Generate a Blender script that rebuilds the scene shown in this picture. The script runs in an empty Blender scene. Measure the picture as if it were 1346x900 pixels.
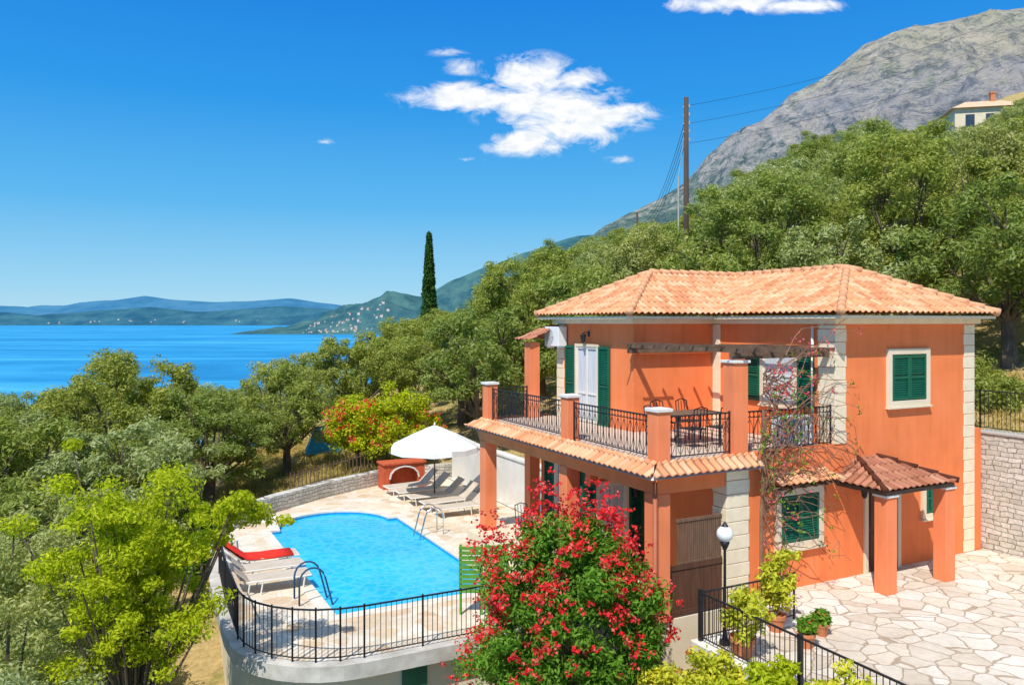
import bpy, bmesh, math, random
import numpy as np
from mathutils import Vector, Matrix, noise
from mathutils.geometry import tessellate_polygon
R=math.radians
random.seed(7)
S=bpy.context.scene
COL=S.collection
# ------------------------------------------------------------------ frames
TH=R(27); GX,GY=5.29,17.48
U=(math.cos(TH),math.sin(TH)); V=(-math.sin(TH),math.cos(TH))
def L(a,b,z=0): return (GX+a*U[0]+b*V[0], GY+a*U[1]+b*V[1], z)
def toL(x,y):
    dx,dy=x-GX,y-GY
    return dx*U[0]+dy*U[1], dx*V[0]+dy*V[1]
# ------------------------------------------------------------------ materials
def newmat(name):
    m=bpy.data.materials.new(name); m.use_nodes=True
    nt=m.node_tree; p=nt.nodes['Principled BSDF']
    return m,nt,p
def ramp(nt,fac,stops):
    r=nt.nodes.new('ShaderNodeValToRGB'); e=r.color_ramp.elements
    while len(e)<len(stops): e.new(0.5)
    for i,(p,c) in enumerate(stops):
        e[i].position=p; e[i].color=(*c,1)
    nt.links.new(fac,r.inputs[0]); return r.outputs[0]
def noi(nt,vec,scale,detail=4,rough=.55,dist=0):
    n=nt.nodes.new('ShaderNodeTexNoise'); n.inputs['Scale'].default_value=scale
    n.inputs['Detail'].default_value=detail; n.inputs['Roughness'].default_value=rough
    n.inputs['Distortion'].default_value=dist
    if vec is not None: nt.links.new(vec,n.inputs['Vector'])
    return n
def mathn(nt,op,a,b=None,c=None,clamp=False):
    n=nt.nodes.new('ShaderNodeMath'); n.operation=op; n.use_clamp=clamp
    for i,x in enumerate((a,b,c)):
        if x is None: continue
        if isinstance(x,(int,float)): n.inputs[i].default_value=x
        else: nt.links.new(x,n.inputs[i])
    return n.outputs[0]
def mixc(nt,f,a,b,mode='MIX'):
    n=nt.nodes.new('ShaderNodeMixRGB'); n.blend_type=mode
    for i,x in enumerate((f,a,b)):
        if isinstance(x,(int,float)): n.inputs[i].default_value=x
        elif isinstance(x,tuple): n.inputs[i].default_value=(*x,1)
        else: nt.links.new(x,n.inputs[i])
    return n.outputs[0]
def coord(nt,out='Object',scale=None):
    t=nt.nodes.new('ShaderNodeTexCoord'); o=t.outputs[out]
    if scale:
        m=nt.nodes.new('ShaderNodeMapping'); m.inputs['Scale'].default_value=scale
        nt.links.new(o,m.inputs['Vector']); o=m.outputs[0]
    return o
def bumpn(nt,p,h,strength,dist=.02):
    b=nt.nodes.new('ShaderNodeBump'); b.inputs['Strength'].default_value=strength; b.inputs['Distance'].default_value=dist
    nt.links.new(h,b.inputs['Height']); nt.links.new(b.outputs[0],p.inputs['Normal'])
def pm(name,c1,c2=None,scale=4,rough=.7,bump=0,bscale=40,metal=0,sx=None,spec=.3):
    m,nt,p=newmat(name)
    if c2 is None: c2=tuple(x*.82 for x in c1)
    co=coord(nt,'Object',sx)
    n=noi(nt,co,scale,5)
    col=ramp(nt,n.outputs['Fac'],[(.3,c2),(.68,c1)])
    nt.links.new(col,p.inputs['Base Color'])
    p.inputs['Roughness'].default_value=rough; p.inputs['Metallic'].default_value=metal
    p.inputs['Specular IOR Level'].default_value=spec
    if bump:
        n2=noi(nt,co,bscale,3); bumpn(nt,p,n2.outputs['Fac'],bump)
    return m
def stucco(name,c):
    m,nt,p=newmat(name); co=coord(nt)
    n=noi(nt,co,.9,6,.6); n2=noi(nt,coord(nt,'Object',(3,3,.35)),1.6,4)
    f=mathn(nt,'ADD',mathn(nt,'MULTIPLY',n.outputs['Fac'],.6),mathn(nt,'MULTIPLY',n2.outputs['Fac'],.4))
    col=ramp(nt,f,[(.30,tuple(x*.82 for x in c)),(.5,c),(.68,(min(1,c[0]*1.05),c[1]*1.16,c[2]*1.35))])
    nt.links.new(col,p.inputs['Base Color']); p.inputs['Roughness'].default_value=.85; p.inputs['Specular IOR Level'].default_value=.15
    bumpn(nt,p,noi(nt,co,60,3).outputs['Fac'],.25,.01)
    return m
M_or=stucco('orange_stucco',(.87,.235,.080))
M_or2=stucco('orange_stucco_trim',(.86,.25,.105))
M_cream=pm('cream_plaster',(.80,.69,.50),(.68,.58,.41),1.2,.8,.2)
M_white=pm('white_paint',(.80,.77,.70),(.70,.67,.60),2,.6)
M_quoin=pm('quoin_stone',(.88,.76,.55),(.78,.66,.46),5,.85,.4,30)
M_iron=pm('black_iron',(.03,.03,.033),(.018,.018,.02),6,.45)
M_green=pm('green_shutter_paint',(.010,.135,.075),(.006,.10,.055),3,.4)
M_glass=pm('window_glass',(.05,.07,.09),(.03,.04,.05),1,.08,spec=.8)
M_wood=pm('weathered_wood',(.17,.115,.075),(.085,.055,.036),3,.8,.3,30,sx=(1,6,6))
M_gate=pm('dark_gate_wood',(.14,.06,.035),(.08,.035,.02),3,.65,.3,30,sx=(6,6,.6))
M_floor=pm('balcony_floor_tile',(.66,.52,.41),(.56,.43,.33),3,.6)
M_clayd=pm('terracotta_pot_clay',(.62,.24,.11),(.50,.17,.07),6,.8,.2)
M_canvas=pm('white_canvas',(.82,.80,.76),(.74,.72,.68),2,.9)
M_beige=pm('beige_sling_fabric',(.60,.51,.41),(.50,.42,.32),3,.8)
M_red=pm('red_towel_cloth',(.80,.04,.02),(.65,.025,.015),6,.9,.4,40)
M_redb=pm('painted_red_brick',(.60,.12,.05),(.44,.08,.03),6,.8,.3)
M_steel=pm('polished_steel',(.75,.76,.78),(.65,.66,.68),3,.2,metal=1)
M_acw=pm('white_plastic_casing',(.84,.84,.82),(.78,.78,.76),3,.4)
M_bark=pm('olive_bark',(.20,.155,.11),(.09,.07,.05),5,.95,.8,12,sx=(1,1,.3))
M_pole=pm('creosoted_pole_wood',(.10,.07,.05),(.05,.035,.025),4,.9,.3,20,sx=(1,1,.1))
M_pipe=pm('brown_drain_pipe',(.42,.13,.06),(.36,.10,.045),3,.5)
M_gslat=pm('bright_green_boards',(.12,.33,.04),(.08,.24,.03),4,.6)
M_globe=pm('white_globe_glass',(.85,.85,.82),(.80,.80,.78),3,.15,spec=.6)
M_rib=pm('concrete_grey',(.50,.48,.44),(.40,.38,.34),3,.9,.2)
M_blue=pm('teal_tarpaulin',(.02,.30,.42),(.015,.22,.32),3,.6)

def paving(name,sc,cols,grout,gw=.045,st=.4):
    m,nt,p=newmat(name); co=coord(nt)
    nz=noi(nt,co,1.6,3)
    vm=nt.nodes.new('ShaderNodeVectorMath'); vm.operation='MULTIPLY_ADD'
    nt.links.new(nz.outputs['Color'],vm.inputs[0]); vm.inputs[1].default_value=(.35,.35,0); nt.links.new(co,vm.inputs[2])
    flat=nt.nodes.new('ShaderNodeVectorMath'); flat.operation='MULTIPLY'; flat.inputs[1].default_value=(1,1,0); nt.links.new(vm.outputs[0],flat.inputs[0])
    ve=nt.nodes.new('ShaderNodeTexVoronoi'); ve.feature='DISTANCE_TO_EDGE'; ve.inputs['Scale'].default_value=sc
    vc=nt.nodes.new('ShaderNodeTexVoronoi'); vc.feature='F1'; vc.inputs['Scale'].default_value=sc
    nt.links.new(flat.outputs[0],ve.inputs['Vector']); nt.links.new(flat.outputs[0],vc.inputs['Vector'])
    sp=nt.nodes.new('ShaderNodeSeparateColor'); nt.links.new(vc.outputs['Color'],sp.inputs[0])
    k=len(cols); c=ramp(nt,sp.outputs[0],[(i/(k-1),x) for i,x in enumerate(cols)])
    n3=noi(nt,co,7,5,.65); c=mixc(nt,.35,c,ramp(nt,n3.outputs['Fac'],[(.3,(.45,.42,.38)),(.7,(1,1,1))]),'MULTIPLY')
    mask=ramp(nt,ve.outputs['Distance'],[(gw*.5,(0,0,0)),(gw,(1,1,1))])
    c=mixc(nt,mask,grout,c)
    n4=noi(nt,co,.5,4); c=mixc(nt,st,c,ramp(nt,n4.outputs['Fac'],[(.35,(.68,.63,.56)),(.62,(1,1,1))]),'MULTIPLY')
    nt.links.new(c,p.inputs['Base Color']); p.inputs['Roughness'].default_value=.75; p.inputs['Specular IOR Level'].default_value=.2
    bumpn(nt,p,mask,.5,.015)
    return m
M_patio=paving('crazy_paving',2.0,[(.76,.67,.55),(.84,.78,.68),(.68,.58,.46),(.86,.81,.73),(.78,.68,.55)],(.44,.34,.24),.036,.5)
M_deck=paving('terrace_crazy_paving',2.2,[(.78,.58,.36),(.86,.78,.63),(.70,.50,.31),(.88,.82,.70),(.76,.60,.41)],(.74,.66,.54),.04)
def rubble(name,cols,grout):
    m,nt,p=newmat(name); co=coord(nt); nz=noi(nt,co,3,3)
    s=nt.nodes.new('ShaderNodeSeparateXYZ'); nt.links.new(co,s.inputs[0])
    u=mathn(nt,'ADD',mathn(nt,'ADD',s.outputs[0],s.outputs[1]),mathn(nt,'MULTIPLY',nz.outputs['Fac'],.25))
    v=mathn(nt,'ADD',s.outputs[2],mathn(nt,'MULTIPLY',noi(nt,co,2.2,2).outputs['Fac'],.16))
    cb=nt.nodes.new('ShaderNodeCombineXYZ'); nt.links.new(u,cb.inputs[0]); nt.links.new(v,cb.inputs[1])
    b=nt.nodes.new('ShaderNodeTexBrick'); b.inputs['Scale'].default_value=1; b.inputs['Brick Width'].default_value=.36; b.inputs['Row Height'].default_value=.13
    b.inputs['Mortar Size'].default_value=.010; b.inputs['Mortar Smooth'].default_value=.3; b.squash=.65; b.squash_frequency=3; b.offset=.43
    b.inputs['Color1'].default_value=(0,0,0,1); b.inputs['Color2'].default_value=(1,1,1,1); b.inputs['Mortar'].default_value=(.5,.5,.5,1)
    nt.links.new(cb.outputs[0],b.inputs['Vector'])
    k=len(cols); c=ramp(nt,b.outputs['Color'],[(i/(k-1),x) for i,x in enumerate(cols)])
    c=mixc(nt,b.outputs['Fac'],c,grout); n=noi(nt,co,9,5,.65); c=mixc(nt,.5,c,ramp(nt,n.outputs['Fac'],[(.35,(.55,.52,.47)),(.62,(1,1,1))]),'MULTIPLY')
    nt.links.new(c,p.inputs['Base Color']); p.inputs['Roughness'].default_value=.9
    h=mathn(nt,'SUBTRACT',n.outputs['Fac'],b.outputs['Fac']); bumpn(nt,p,h,.9,.03); return m
M_rub=rubble('coursed_rubble_stone',[(.50,.48,.41),(.66,.63,.55),(.58,.54,.45),(.74,.71,.63),(.62,.58,.50)],(.24,.22,.18))

def tilemat():
    m,nt,p=newmat('terracotta_roof_tile')
    uv=nt.nodes.new('ShaderNodeUVMap'); fl=nt.nodes.new('ShaderNodeVectorMath'); fl.operation='FLOOR'
    nt.links.new(uv.outputs[0],fl.inputs[0]); wn=nt.nodes.new('ShaderNodeTexWhiteNoise'); wn.noise_dimensions='2D'
    nt.links.new(fl.outputs[0],wn.inputs['Vector'])
    c=ramp(nt,wn.outputs['Value'],[(0,(.60,.25,.12)),(.3,(.74,.34,.165)),(.6,(.80,.39,.20)),(.85,(.83,.49,.29)),(1,(.68,.38,.22))])
    fr=nt.nodes.new('ShaderNodeVectorMath'); fr.operation='FRACTION'; nt.links.new(uv.outputs[0],fr.inputs[0])
    sx=nt.nodes.new('ShaderNodeSeparateXYZ'); nt.links.new(fr.outputs[0],sx.inputs[0])
    d=mathn(nt,'ABSOLUTE',mathn(nt,'SUBTRACT',sx.outputs[0],.5))
    g=ramp(nt,d,[(.32,(1,1,1)),(.48,(.36,.29,.25))])
    c=mixc(nt,.85,c,g,'MULTIPLY')
    e=ramp(nt,sx.outputs[1],[(0,(.48,.42,.38)),(.13,(1,1,1))]); c=mixc(nt,.8,c,e,'MULTIPLY')
    n=noi(nt,coord(nt),2.2,6,.65); c=mixc(nt,.45,c,ramp(nt,n.outputs['Fac'],[(.32,(.62,.57,.52)),(.6,(1,1,1))]),'MULTIPLY')
    nt.links.new(c,p.inputs['Base Color']); p.inputs['Roughness'].default_value=.85; p.inputs['Specular IOR Level'].default_value=.2
    return m
M_tile=tilemat()
M_cap=pm('ridge_tile_clay',(.78,.42,.23),(.58,.27,.13),5,.85,.3)
def tiledark():
    m=M_tile.copy(); m.name='old_terracotta_tile'
    for n in m.node_tree.nodes:
        if n.type=='VALTORGB' and len(n.color_ramp.elements)==5:
            for e,c in zip(n.color_ramp.elements,[(.30,.11,.06),(.42,.17,.095),(.50,.22,.13),(.37,.14,.085),(.54,.30,.19)]): e.color=(*c,1)
    return m
M_tiled=tiledark()

def leafmat(name,cols,trans=.3,tcol=None,objvar=.25,nscale=.35):
    m=bpy.data.materials.new(name); m.use_nodes=True; nt=m.node_tree; nt.nodes.clear()
    g=nt.nodes.new('ShaderNodeNewGeometry'); oi=nt.nodes.new('ShaderNodeObjectInfo')
    k=len(cols); c=ramp(nt,g.outputs['Random Per Island'],[(i/(k-1),x) for i,x in enumerate(cols)])
    n=noi(nt,coord(nt,'Object'),nscale*3,2); c=mixc(nt,.6,c,ramp(nt,n.outputs['Fac'],[(.35,(.62,.68,.56)),(.65,(1.0,1.0,.95))]),'MULTIPLY')
    v=ramp(nt,oi.outputs['Random'],[(0,(.70,.80,.82)),(.35,(1,1,.85)),(.65,(.85,.93,.98)),(1,(1,.95,.70))])
    c=mixc(nt,min(1,objvar*2),c,v,'MULTIPLY')
    d=nt.nodes.new('ShaderNodeBsdfDiffuse'); t=nt.nodes.new('ShaderNodeBsdfTranslucent'); nt.links.new(c,d.inputs[0])
    c2=mixc(nt,1,c,tcol or (1.35,1.25,.55),'MULTIPLY'); nt.links.new(c2,t.inputs[0])
    mx=nt.nodes.new('ShaderNodeMixShader'); mx.inputs[0].default_value=trans; nt.links.new(d.outputs[0],mx.inputs[1]); nt.links.new(t.outputs[0],mx.inputs[2])
    o=nt.nodes.new('ShaderNodeOutputMaterial'); nt.links.new(mx.outputs[0],o.inputs[0]); return m
ML_olive=leafmat('olive_leaves',[(.24,.30,.065),(.33,.39,.085),(.42,.46,.12),(.54,.55,.22)],.40,objvar=.4)
ML_olive2=leafmat('silver_olive_leaves',[(.29,.35,.11),(.39,.44,.17),(.49,.53,.25),(.62,.63,.38)],.38,objvar=.4)
ML_bright=leafmat('bright_locust_leaves',[(.33,.42,.012),(.47,.56,.022),(.60,.65,.035),(.70,.72,.07)],.45)
ML_ole=leafmat('glossy_shrub_leaves',[(.08,.21,.02),(.14,.30,.03),(.21,.39,.045),(.30,.47,.08)],.35)
ML_yel=leafmat('variegated_yellow_leaves',[(.34,.42,.03),(.68,.66,.06),(.84,.78,.10),(.50,.54,.05)],.35)
ML_cyp=leafmat('cypress_foliage',[(.03,.085,.02),(.055,.13,.03),(.09,.17,.04)],.2)
ML_red=leafmat('red_petals',[(.80,.02,.03),(.90,.055,.045),(.84,.04,.08),(.95,.26,.18)],.35,(1.2,.9,.9),0)
ML_pink=leafmat('pink_petals',[(.80,.10,.14),(.88,.22,.24),(.76,.06,.12)],.35,(1.2,.9,.9),0)
ML_dry=leafmat('dry_grass_blades',[(.48,.36,.12),(.62,.47,.17),(.34,.31,.09),(.72,.56,.26)],.3)

# ------------------------------------------------------------------ mesh builder
class MB:
    def __init__(s,tf=None): s.v=[];s.f=[];s.m=[];s.tf=tf;s.mi=0
    def add(s,vs,fs):
        o=len(s.v); s.v+=[tuple(s.tf(*p)) if s.tf else tuple(p) for p in vs]
        s.f+=[tuple(i+o for i in f) for f in fs]; s.m+=[s.mi]*len(fs)
    def box(s,x0,y0,z0,x1,y1,z1):
        s.add([(x0,y0,z0),(x1,y0,z0),(x1,y1,z0),(x0,y1,z0),(x0,y0,z1),(x1,y0,z1),(x1,y1,z1),(x0,y1,z1)],
              [(0,3,2,1),(4,5,6,7),(0,1,5,4),(1,2,6,5),(2,3,7,6),(3,0,4,7)])
    def cyl(s,p0,p1,r0,r1=None,n=8):
        s.tube([p0,p1],[r0,r0 if r1 is None else r1],n)
    def tube(s,pts,r,n=6):
        pts=[Vector(p) for p in pts]
        if not isinstance(r,(list,tuple)): r=[r]*len(pts)
        vs=[];fs=[]
        for i,p in enumerate(pts):
            d=(pts[min(i+1,len(pts)-1)]-pts[max(i-1,0)])
            if d.length<1e-9: d=Vector((0,0,1))
            d.normalize(); a=Vector((0,0,1)) if abs(d.z)<.9 else Vector((1,0,0))
            x=d.cross(a).normalized(); y=d.cross(x).normalized()
            for k in range(n):
                t=2*math.pi*(k+.5)/n; vs.append(tuple(p+(x*math.cos(t)+y*math.sin(t))*r[i]))
        for i in range(len(pts)-1):
            for k in range(n):
                k2=(k+1)%n; fs.append((i*n+k,i*n+k2,(i+1)*n+k2,(i+1)*n+k))
        fs.append(tuple(range(n))[::-1]); fs.append(tuple((len(pts)-1)*n+k for k in range(n)))
        s.add(vs,fs)
    def sph(s,c,r,seg=14,ring=8,sz=1):
        vs=[(c[0],c[1],c[2]-r*sz)];fs=[]
        for j in range(1,ring):
            t=math.pi*j/ring
            for k in range(seg):
                p=2*math.pi*k/seg; vs.append((c[0]+r*math.sin(t)*math.cos(p),c[1]+r*math.sin(t)*math.sin(p),c[2]-r*sz*math.cos(t)))
        vs.append((c[0],c[1],c[2]+r*sz)); e=len(vs)-1
        for k in range(seg): fs.append((0,1+(k+1)%seg,1+k)); fs.append((e,1+(ring-2)*seg+k,1+(ring-2)*seg+(k+1)%seg))
        for j in range(ring-2):
            for k in range(seg):
                a=1+j*seg+k;b=1+j*seg+(k+1)%seg; fs.append((a,b,b+seg,a+seg))
        s.add(vs,fs)
    def loft(s,prof,n=16,c=(0,0)):
        vs=[];fs=[]
        for r,z in prof:
            for k in range(n):
                t=2*math.pi*k/n; vs.append((c[0]+r*math.cos(t),c[1]+r*math.sin(t),z))
        for i in range(len(prof)-1):
            for k in range(n):
                k2=(k+1)%n; fs.append((i*n+k,i*n+k2,(i+1)*n+k2,(i+1)*n+k))
        fs.append(tuple(range(n))[::-1]); fs.append(tuple((len(prof)-1)*n+k for k in range(n))); s.add(vs,fs)
    def poly(s,outer,z0,z1,hole=None,bottom=True,side=True):
        loops=[outer]+([hole] if hole else [])
        flat=[p for l in loops for p in l]
        tris=tessellate_polygon([[Vector((p[0],p[1],0)) for p in l] for l in loops])
        s.add([(p[0],p[1],z1) for p in flat],[tuple(t) for t in tris])
        if bottom: s.add([(p[0],p[1],z0) for p in flat],[tuple(t)[::-1] for t in tris])
        if side:
            for l in loops:
                n=len(l); s.add([(p[0],p[1],z0) for p in l]+[(p[0],p[1],z1) for p in l],[(i,(i+1)%n,n+(i+1)%n,n+i) for i in range(n)])
    def build(s,name,mats,parent=None,smooth=False,bevel=0):
        me=bpy.data.meshes.new(name); me.from_pydata(s.v,[],s.f)
        if not isinstance(mats,(list,tuple)): mats=[mats]
        for m in mats: me.materials.append(m)
        if len(mats)>1: me.polygons.foreach_set('material_index',s.m)
        if smooth: me.polygons.foreach_set('use_smooth',[True]*len(me.polygons))
        o=bpy.data.objects.new(name,me); COL.objects.link(o)
        if parent: o.parent=parent
        if bevel:
            b=o.modifiers.new('bevel','BEVEL'); b.width=bevel; b.segments=2; b.limit_method='ANGLE'
        return o
def tag(o,label,cat,group=None):
    o['label']=label; o['category']=cat
    if group: o['group']=group
    return o
def thing(name,loc,rot=0,label='',cat='',group=None,scale=1):
    e=bpy.data.objects.new(name,None); COL.objects.link(e); e.location=loc; e.rotation_euler=(0,0,rot)
    e.scale=(scale,)*3; e.empty_display_size=.3
    return tag(e,label,cat,group)
def clone(root,loc,rot,scale=None):
    def cp(o,par):
        n=o.copy(); COL.objects.link(n)
        if par: n.parent=par
        for c in [c for c in o.children]: cp(c,n)
        return n
    n=cp(root,None); n.location=loc; n.rotation_euler=(0,0,rot)
    if scale is not None: n.scale=scale if isinstance(scale,tuple) else (scale,)*3
    return n
def struct(o): o['kind']='structure'; return o
def leaves(name,centers,radii,counts,ll,lw,seed,mat,parent=None,flat=.85,power=.45,up=.35,droop=0,vert=0):
    rg=np.random.default_rng(seed); C=np.repeat(np.array(centers,float),counts,axis=0); Rr=np.repeat(np.array(radii,float),counts)
    n=len(C); d=rg.normal(size=(n,3)); d/=np.linalg.norm(d,axis=1)[:,None]
    P=C+d*(Rr*rg.random(n)**power)[:,None]*np.array([1,1,flat])
    nn=d*.7+rg.normal(size=(n,3))*.5+np.array([0,0,up]); nn/=np.linalg.norm(nn,axis=1)[:,None]
    r=rg.normal(size=(n,3)); r[:,2]+=vert; r[:,2]-=droop
    t=r-nn*(r*nn).sum(1)[:,None]; t/=np.linalg.norm(t,axis=1)[:,None]+1e-9; s=np.cross(nn,t)
    l=(ll*(.65+.7*rg.random(n)))[:,None]*.5; w=(lw*(.7+.6*rg.random(n)))[:,None]*.5
    Vv=np.stack([P-t*l,P+s*w-t*l*.1,P+t*l,P-s*w-t*l*.1],1).reshape(-1,3)
    me=bpy.data.meshes.new(name); me.vertices.add(n*4); me.vertices.foreach_set('co',Vv.ravel())
    me.loops.add(n*4); me.loops.foreach_set('vertex_index',np.arange(n*4,dtype=np.int32))
    me.polygons.add(n); me.polygons.foreach_set('loop_start',np.arange(0,n*4,4,dtype=np.int32))
    me.update(calc_edges=True); me.materials.append(mat)
    o=bpy.data.objects.new(name,me); COL.objects.link(o)
    if parent: o.parent=parent
    return o

# ------------------------------------------------------------------ camera / light / sky
cam=bpy.data.cameras.new('camera'); co=bpy.data.objects.new('camera',cam); COL.objects.link(co)
co.location=(0,0,6); co.rotation_euler=(R(90),0,0); cam.sensor_width=36; cam.lens=28; cam.shift_y=-26/1346
cam.clip_start=.1; cam.clip_end=90000; S.camera=co
S.view_settings.view_transform='Standard'; S.view_settings.look='None'; S.view_settings.exposure=0
sd=Vector((-.22,-.56,.80)).normalized()
sun=bpy.data.lights.new('sun','SUN'); sun.energy=4.9; sun.angle=R(.5); sun.color=(1,.955,.88)
so=bpy.data.objects.new('sun',sun); COL.objects.link(so); so.rotation_euler=sd.to_track_quat('Z','Y').to_euler(); so.location=(-20,-50,80)
W=bpy.data.worlds.new('World'); S.world=W; W.use_nodes=True; nt=W.node_tree; bg=nt.nodes['Background']
sky=nt.nodes.new('ShaderNodeTexSky'); sky.sky_type='NISHITA'; sky.sun_disc=False
sky.sun_elevation=math.asin(sd.z); sky.sun_rotation=math.atan2(sd.x,sd.y)%(2*math.pi); sky.ozone_density=2.2; sky.air_density=1.0; sky.dust_density=.35
tc=nt.nodes.new('ShaderNodeTexCoord'); sp=nt.nodes.new('ShaderNodeSeparateXYZ'); nt.links.new(tc.outputs['Generated'],sp.inputs[0])
yy=mathn(nt,'MAXIMUM',sp.outputs[1],.02)
px=mathn(nt,'DIVIDE',sp.outputs[0],yy); pz=mathn(nt,'DIVIDE',sp.outputs[2],yy)
cb=nt.nodes.new('ShaderNodeCombineXYZ'); nt.links.new(px,cb.inputs[0]); nt.links.new(pz,cb.inputs[1])
def pix(x,y): return ((x-673)/1047,(424-y)/1047)
best=None
for (x,y,rx,ry,w) in [(620,128,80,17,1),(700,102,50,26,1),(762,104,34,14,.95),(725,140,88,28,1),(795,152,64,17,1),(695,188,58,15,1),(755,170,52,24,1),(607,88,26,11,.62),(590,70,22,6,.42),
                      (960,4,80,13,1),(1050,8,55,9,.9),(815,210,18,5,.42),(612,210,18,5,.42),(428,187,12,4,.4)]:
    cx,cz=pix(x,y)
    s1=nt.nodes.new('ShaderNodeVectorMath'); s1.operation='SUBTRACT'; nt.links.new(cb.outputs[0],s1.inputs[0]); s1.inputs[1].default_value=(cx,cz,0)
    s2=nt.nodes.new('ShaderNodeVectorMath'); s2.operation='MULTIPLY'; nt.links.new(s1.outputs[0],s2.inputs[0]); s2.inputs[1].default_value=(1047/rx/1.5,1047/ry/1.5,0)
    s3=nt.nodes.new('ShaderNodeVectorMath'); s3.operation='LENGTH'; nt.links.new(s2.outputs[0],s3.inputs[0])
    v=mathn(nt,'MULTIPLY',mathn(nt,'SUBTRACT',1,s3.outputs['Value']),w)
    best=v if best is None else mathn(nt,'MAXIMUM',best,v)
mp=nt.nodes.new('ShaderNodeMapping'); mp.inputs['Scale'].default_value=(19,34,1); nt.links.new(cb.outputs[0],mp.inputs[0])
n1=noi(nt,mp.outputs[0],1,12,.66,.5)
dens=mathn(nt,'ADD',mathn(nt,'MULTIPLY',best,1.4),mathn(nt,'MULTIPLY',mathn(nt,'SUBTRACT',n1.outputs['Fac'],.5),3.3))
gate=mathn(nt,'MULTIPLY',mathn(nt,'ADD',best,.02),3.2,clamp=True)
dens=mathn(nt,'MULTIPLY',mathn(nt,'MULTIPLY',mathn(nt,'SUBTRACT',dens,.16),1.2,clamp=True),gate,clamp=True)
gr=ramp(nt,sp.outputs[2],[(0,(.46,.75,.90)),(.05,(.30,.65,.91)),(.14,(.10,.48,.89)),(.26,(.018,.325,.85)),(.38,(.006,.235,.79)),(.7,(.24,.41,.72)),(1,(.34,.47,.72))])  # overhead stops, out of view, brightened beyond a real sky as added shadow fill
gx=mixc(nt,1.0,gr,(9.6,9.6,9.6),'MULTIPLY')
base=mixc(nt,.92,sky.outputs[0],gx)
n2=noi(nt,mp.outputs[0],2.2,5); cc=ramp(nt,n2.outputs['Fac'],[(.32,(7.8,8.3,9.0)),(.55,(9.7,9.8,9.9))])
mc=mixc(nt,dens,base,cc); nt.links.new(mc,bg.inputs[0]); bg.inputs[1].default_value=.105

# ------------------------------------------------------------------ terrain
SEA=-60
def YC(x): return 65+1.5*x if x>0 else max(44,65+1.4*x)
def hnat(x,y):
    h=(.28*x if x>0 else .20*x)+.144*min(y,60)+.12*max(0,y-60)-4.5
    if x<-40: h+=.25*(x+40)
    yc=YC(x)
    if y>yc: h-=.42*(y-yc)+.0006*(y-yc)**2
    h+=.5*noise.noise(Vector((x*.07,y*.07,0)))
    if y<8: h-= (8-y)*.15
    return max(h,SEA-8)
def H(x,y):
    h=hnat(x,y); a,b=toL(x,y)
    if -11<a<9.6 and -16<b<9.5: h=min(h,-.7) if a>-2.4 else min(h,-1.3)
    if -11<a<.6 and .5<b<18.5: h=min(h,-1.2)
    if -3.0<a<-.1 and -1.7<b<0.3: h=min(h,-2.2)
    if 9.6<=a<=16 and -15<b<8: h=max(h,2.9+.22*(a-9.6))
    return h
xs=sorted(set(list(np.arange(-60,90,.9))+list(np.arange(-900,-60,12))+list(np.arange(90,900,12))+[-30000,-9000,-3000,3000,9000,30000]))
ys=sorted(set(list(np.arange(-12,140,.9))+list(np.arange(-400,-12,12))+list(np.arange(140,900,12))+[1500,4000,12000,40000]))
vs=[];fs=[]
for j,y in enumerate(ys):
    for i,x in enumerate(xs):
        z=H(x,y) if (abs(x)<1000 and y<1000 and y>-410) else SEA-8
        vs.append((x,y,z))
nx=len(xs)
for j in range(len(ys)-1):
    for i in range(nx-1): a=j*nx+i; fs.append((a,a+1,a+1+nx,a+nx))
m,nt2,p=newmat('dry_grass_ground'); cc0=coord(nt2)
na=noi(nt2,cc0,.35,6,.65); nb=noi(nt2,cc0,6,5,.7)
c=ramp(nt2,na.outputs['Fac'],[(.28,(.17,.21,.05)),(.40,(.32,.30,.09)),(.50,(.58,.42,.18)),(.72,(.66,.50,.25))])
c=mixc(nt2,.6,c,ramp(nt2,nb.outputs['Fac'],[(.35,(.45,.42,.35)),(.65,(1,1,1))]),'MULTIPLY'); nt2.links.new(c,p.inputs['Base Color']); p.inputs['Roughness'].default_value=1; p.inputs['Specular IOR Level'].default_value=.05
bumpn(nt2,p,nb.outputs['Fac'],1,.12)
M_ground=m
me=bpy.data.meshes.new('ground'); me.from_pydata(vs,[],fs); me.materials.append(m); me.polygons.foreach_set('use_smooth',[True]*len(me.polygons))
g=bpy.data.objects.new('ground',me); COL.objects.link(g); struct(g)
mb=MB()
zf=lambda a,b:3.04+max(0,a-9.4)*.24+.05*noise.noise(Vector((a*2,b*2,0)))
for i in range(24):
    for j in range(40):
        a0,b0=8.5+i*.25,-15+j*.6
        mb.add([(a0,b0,zf(a0,b0)),(a0+.25,b0,zf(a0+.25,b0)),(a0+.25,b0+.6,zf(a0+.25,b0+.6)),(a0,b0+.6,zf(a0,b0+.6))],[(0,1,2,3)])
mb.add([(8.5,9,3.04),(14.5,9,4.26),(14.5,9,-1),(8.5,9,-1)],[(0,1,2,3)]); mb.add([(8.5,.2,3.04),(8.5,9,3.04),(8.5,9,-1),(8.5,.2,-1)],[(0,1,2,3)])
o=mb.build('grass_terrace',M_ground,smooth=True); o.location=(GX,GY,0); o.rotation_euler=(0,0,TH); struct(o)
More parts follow.
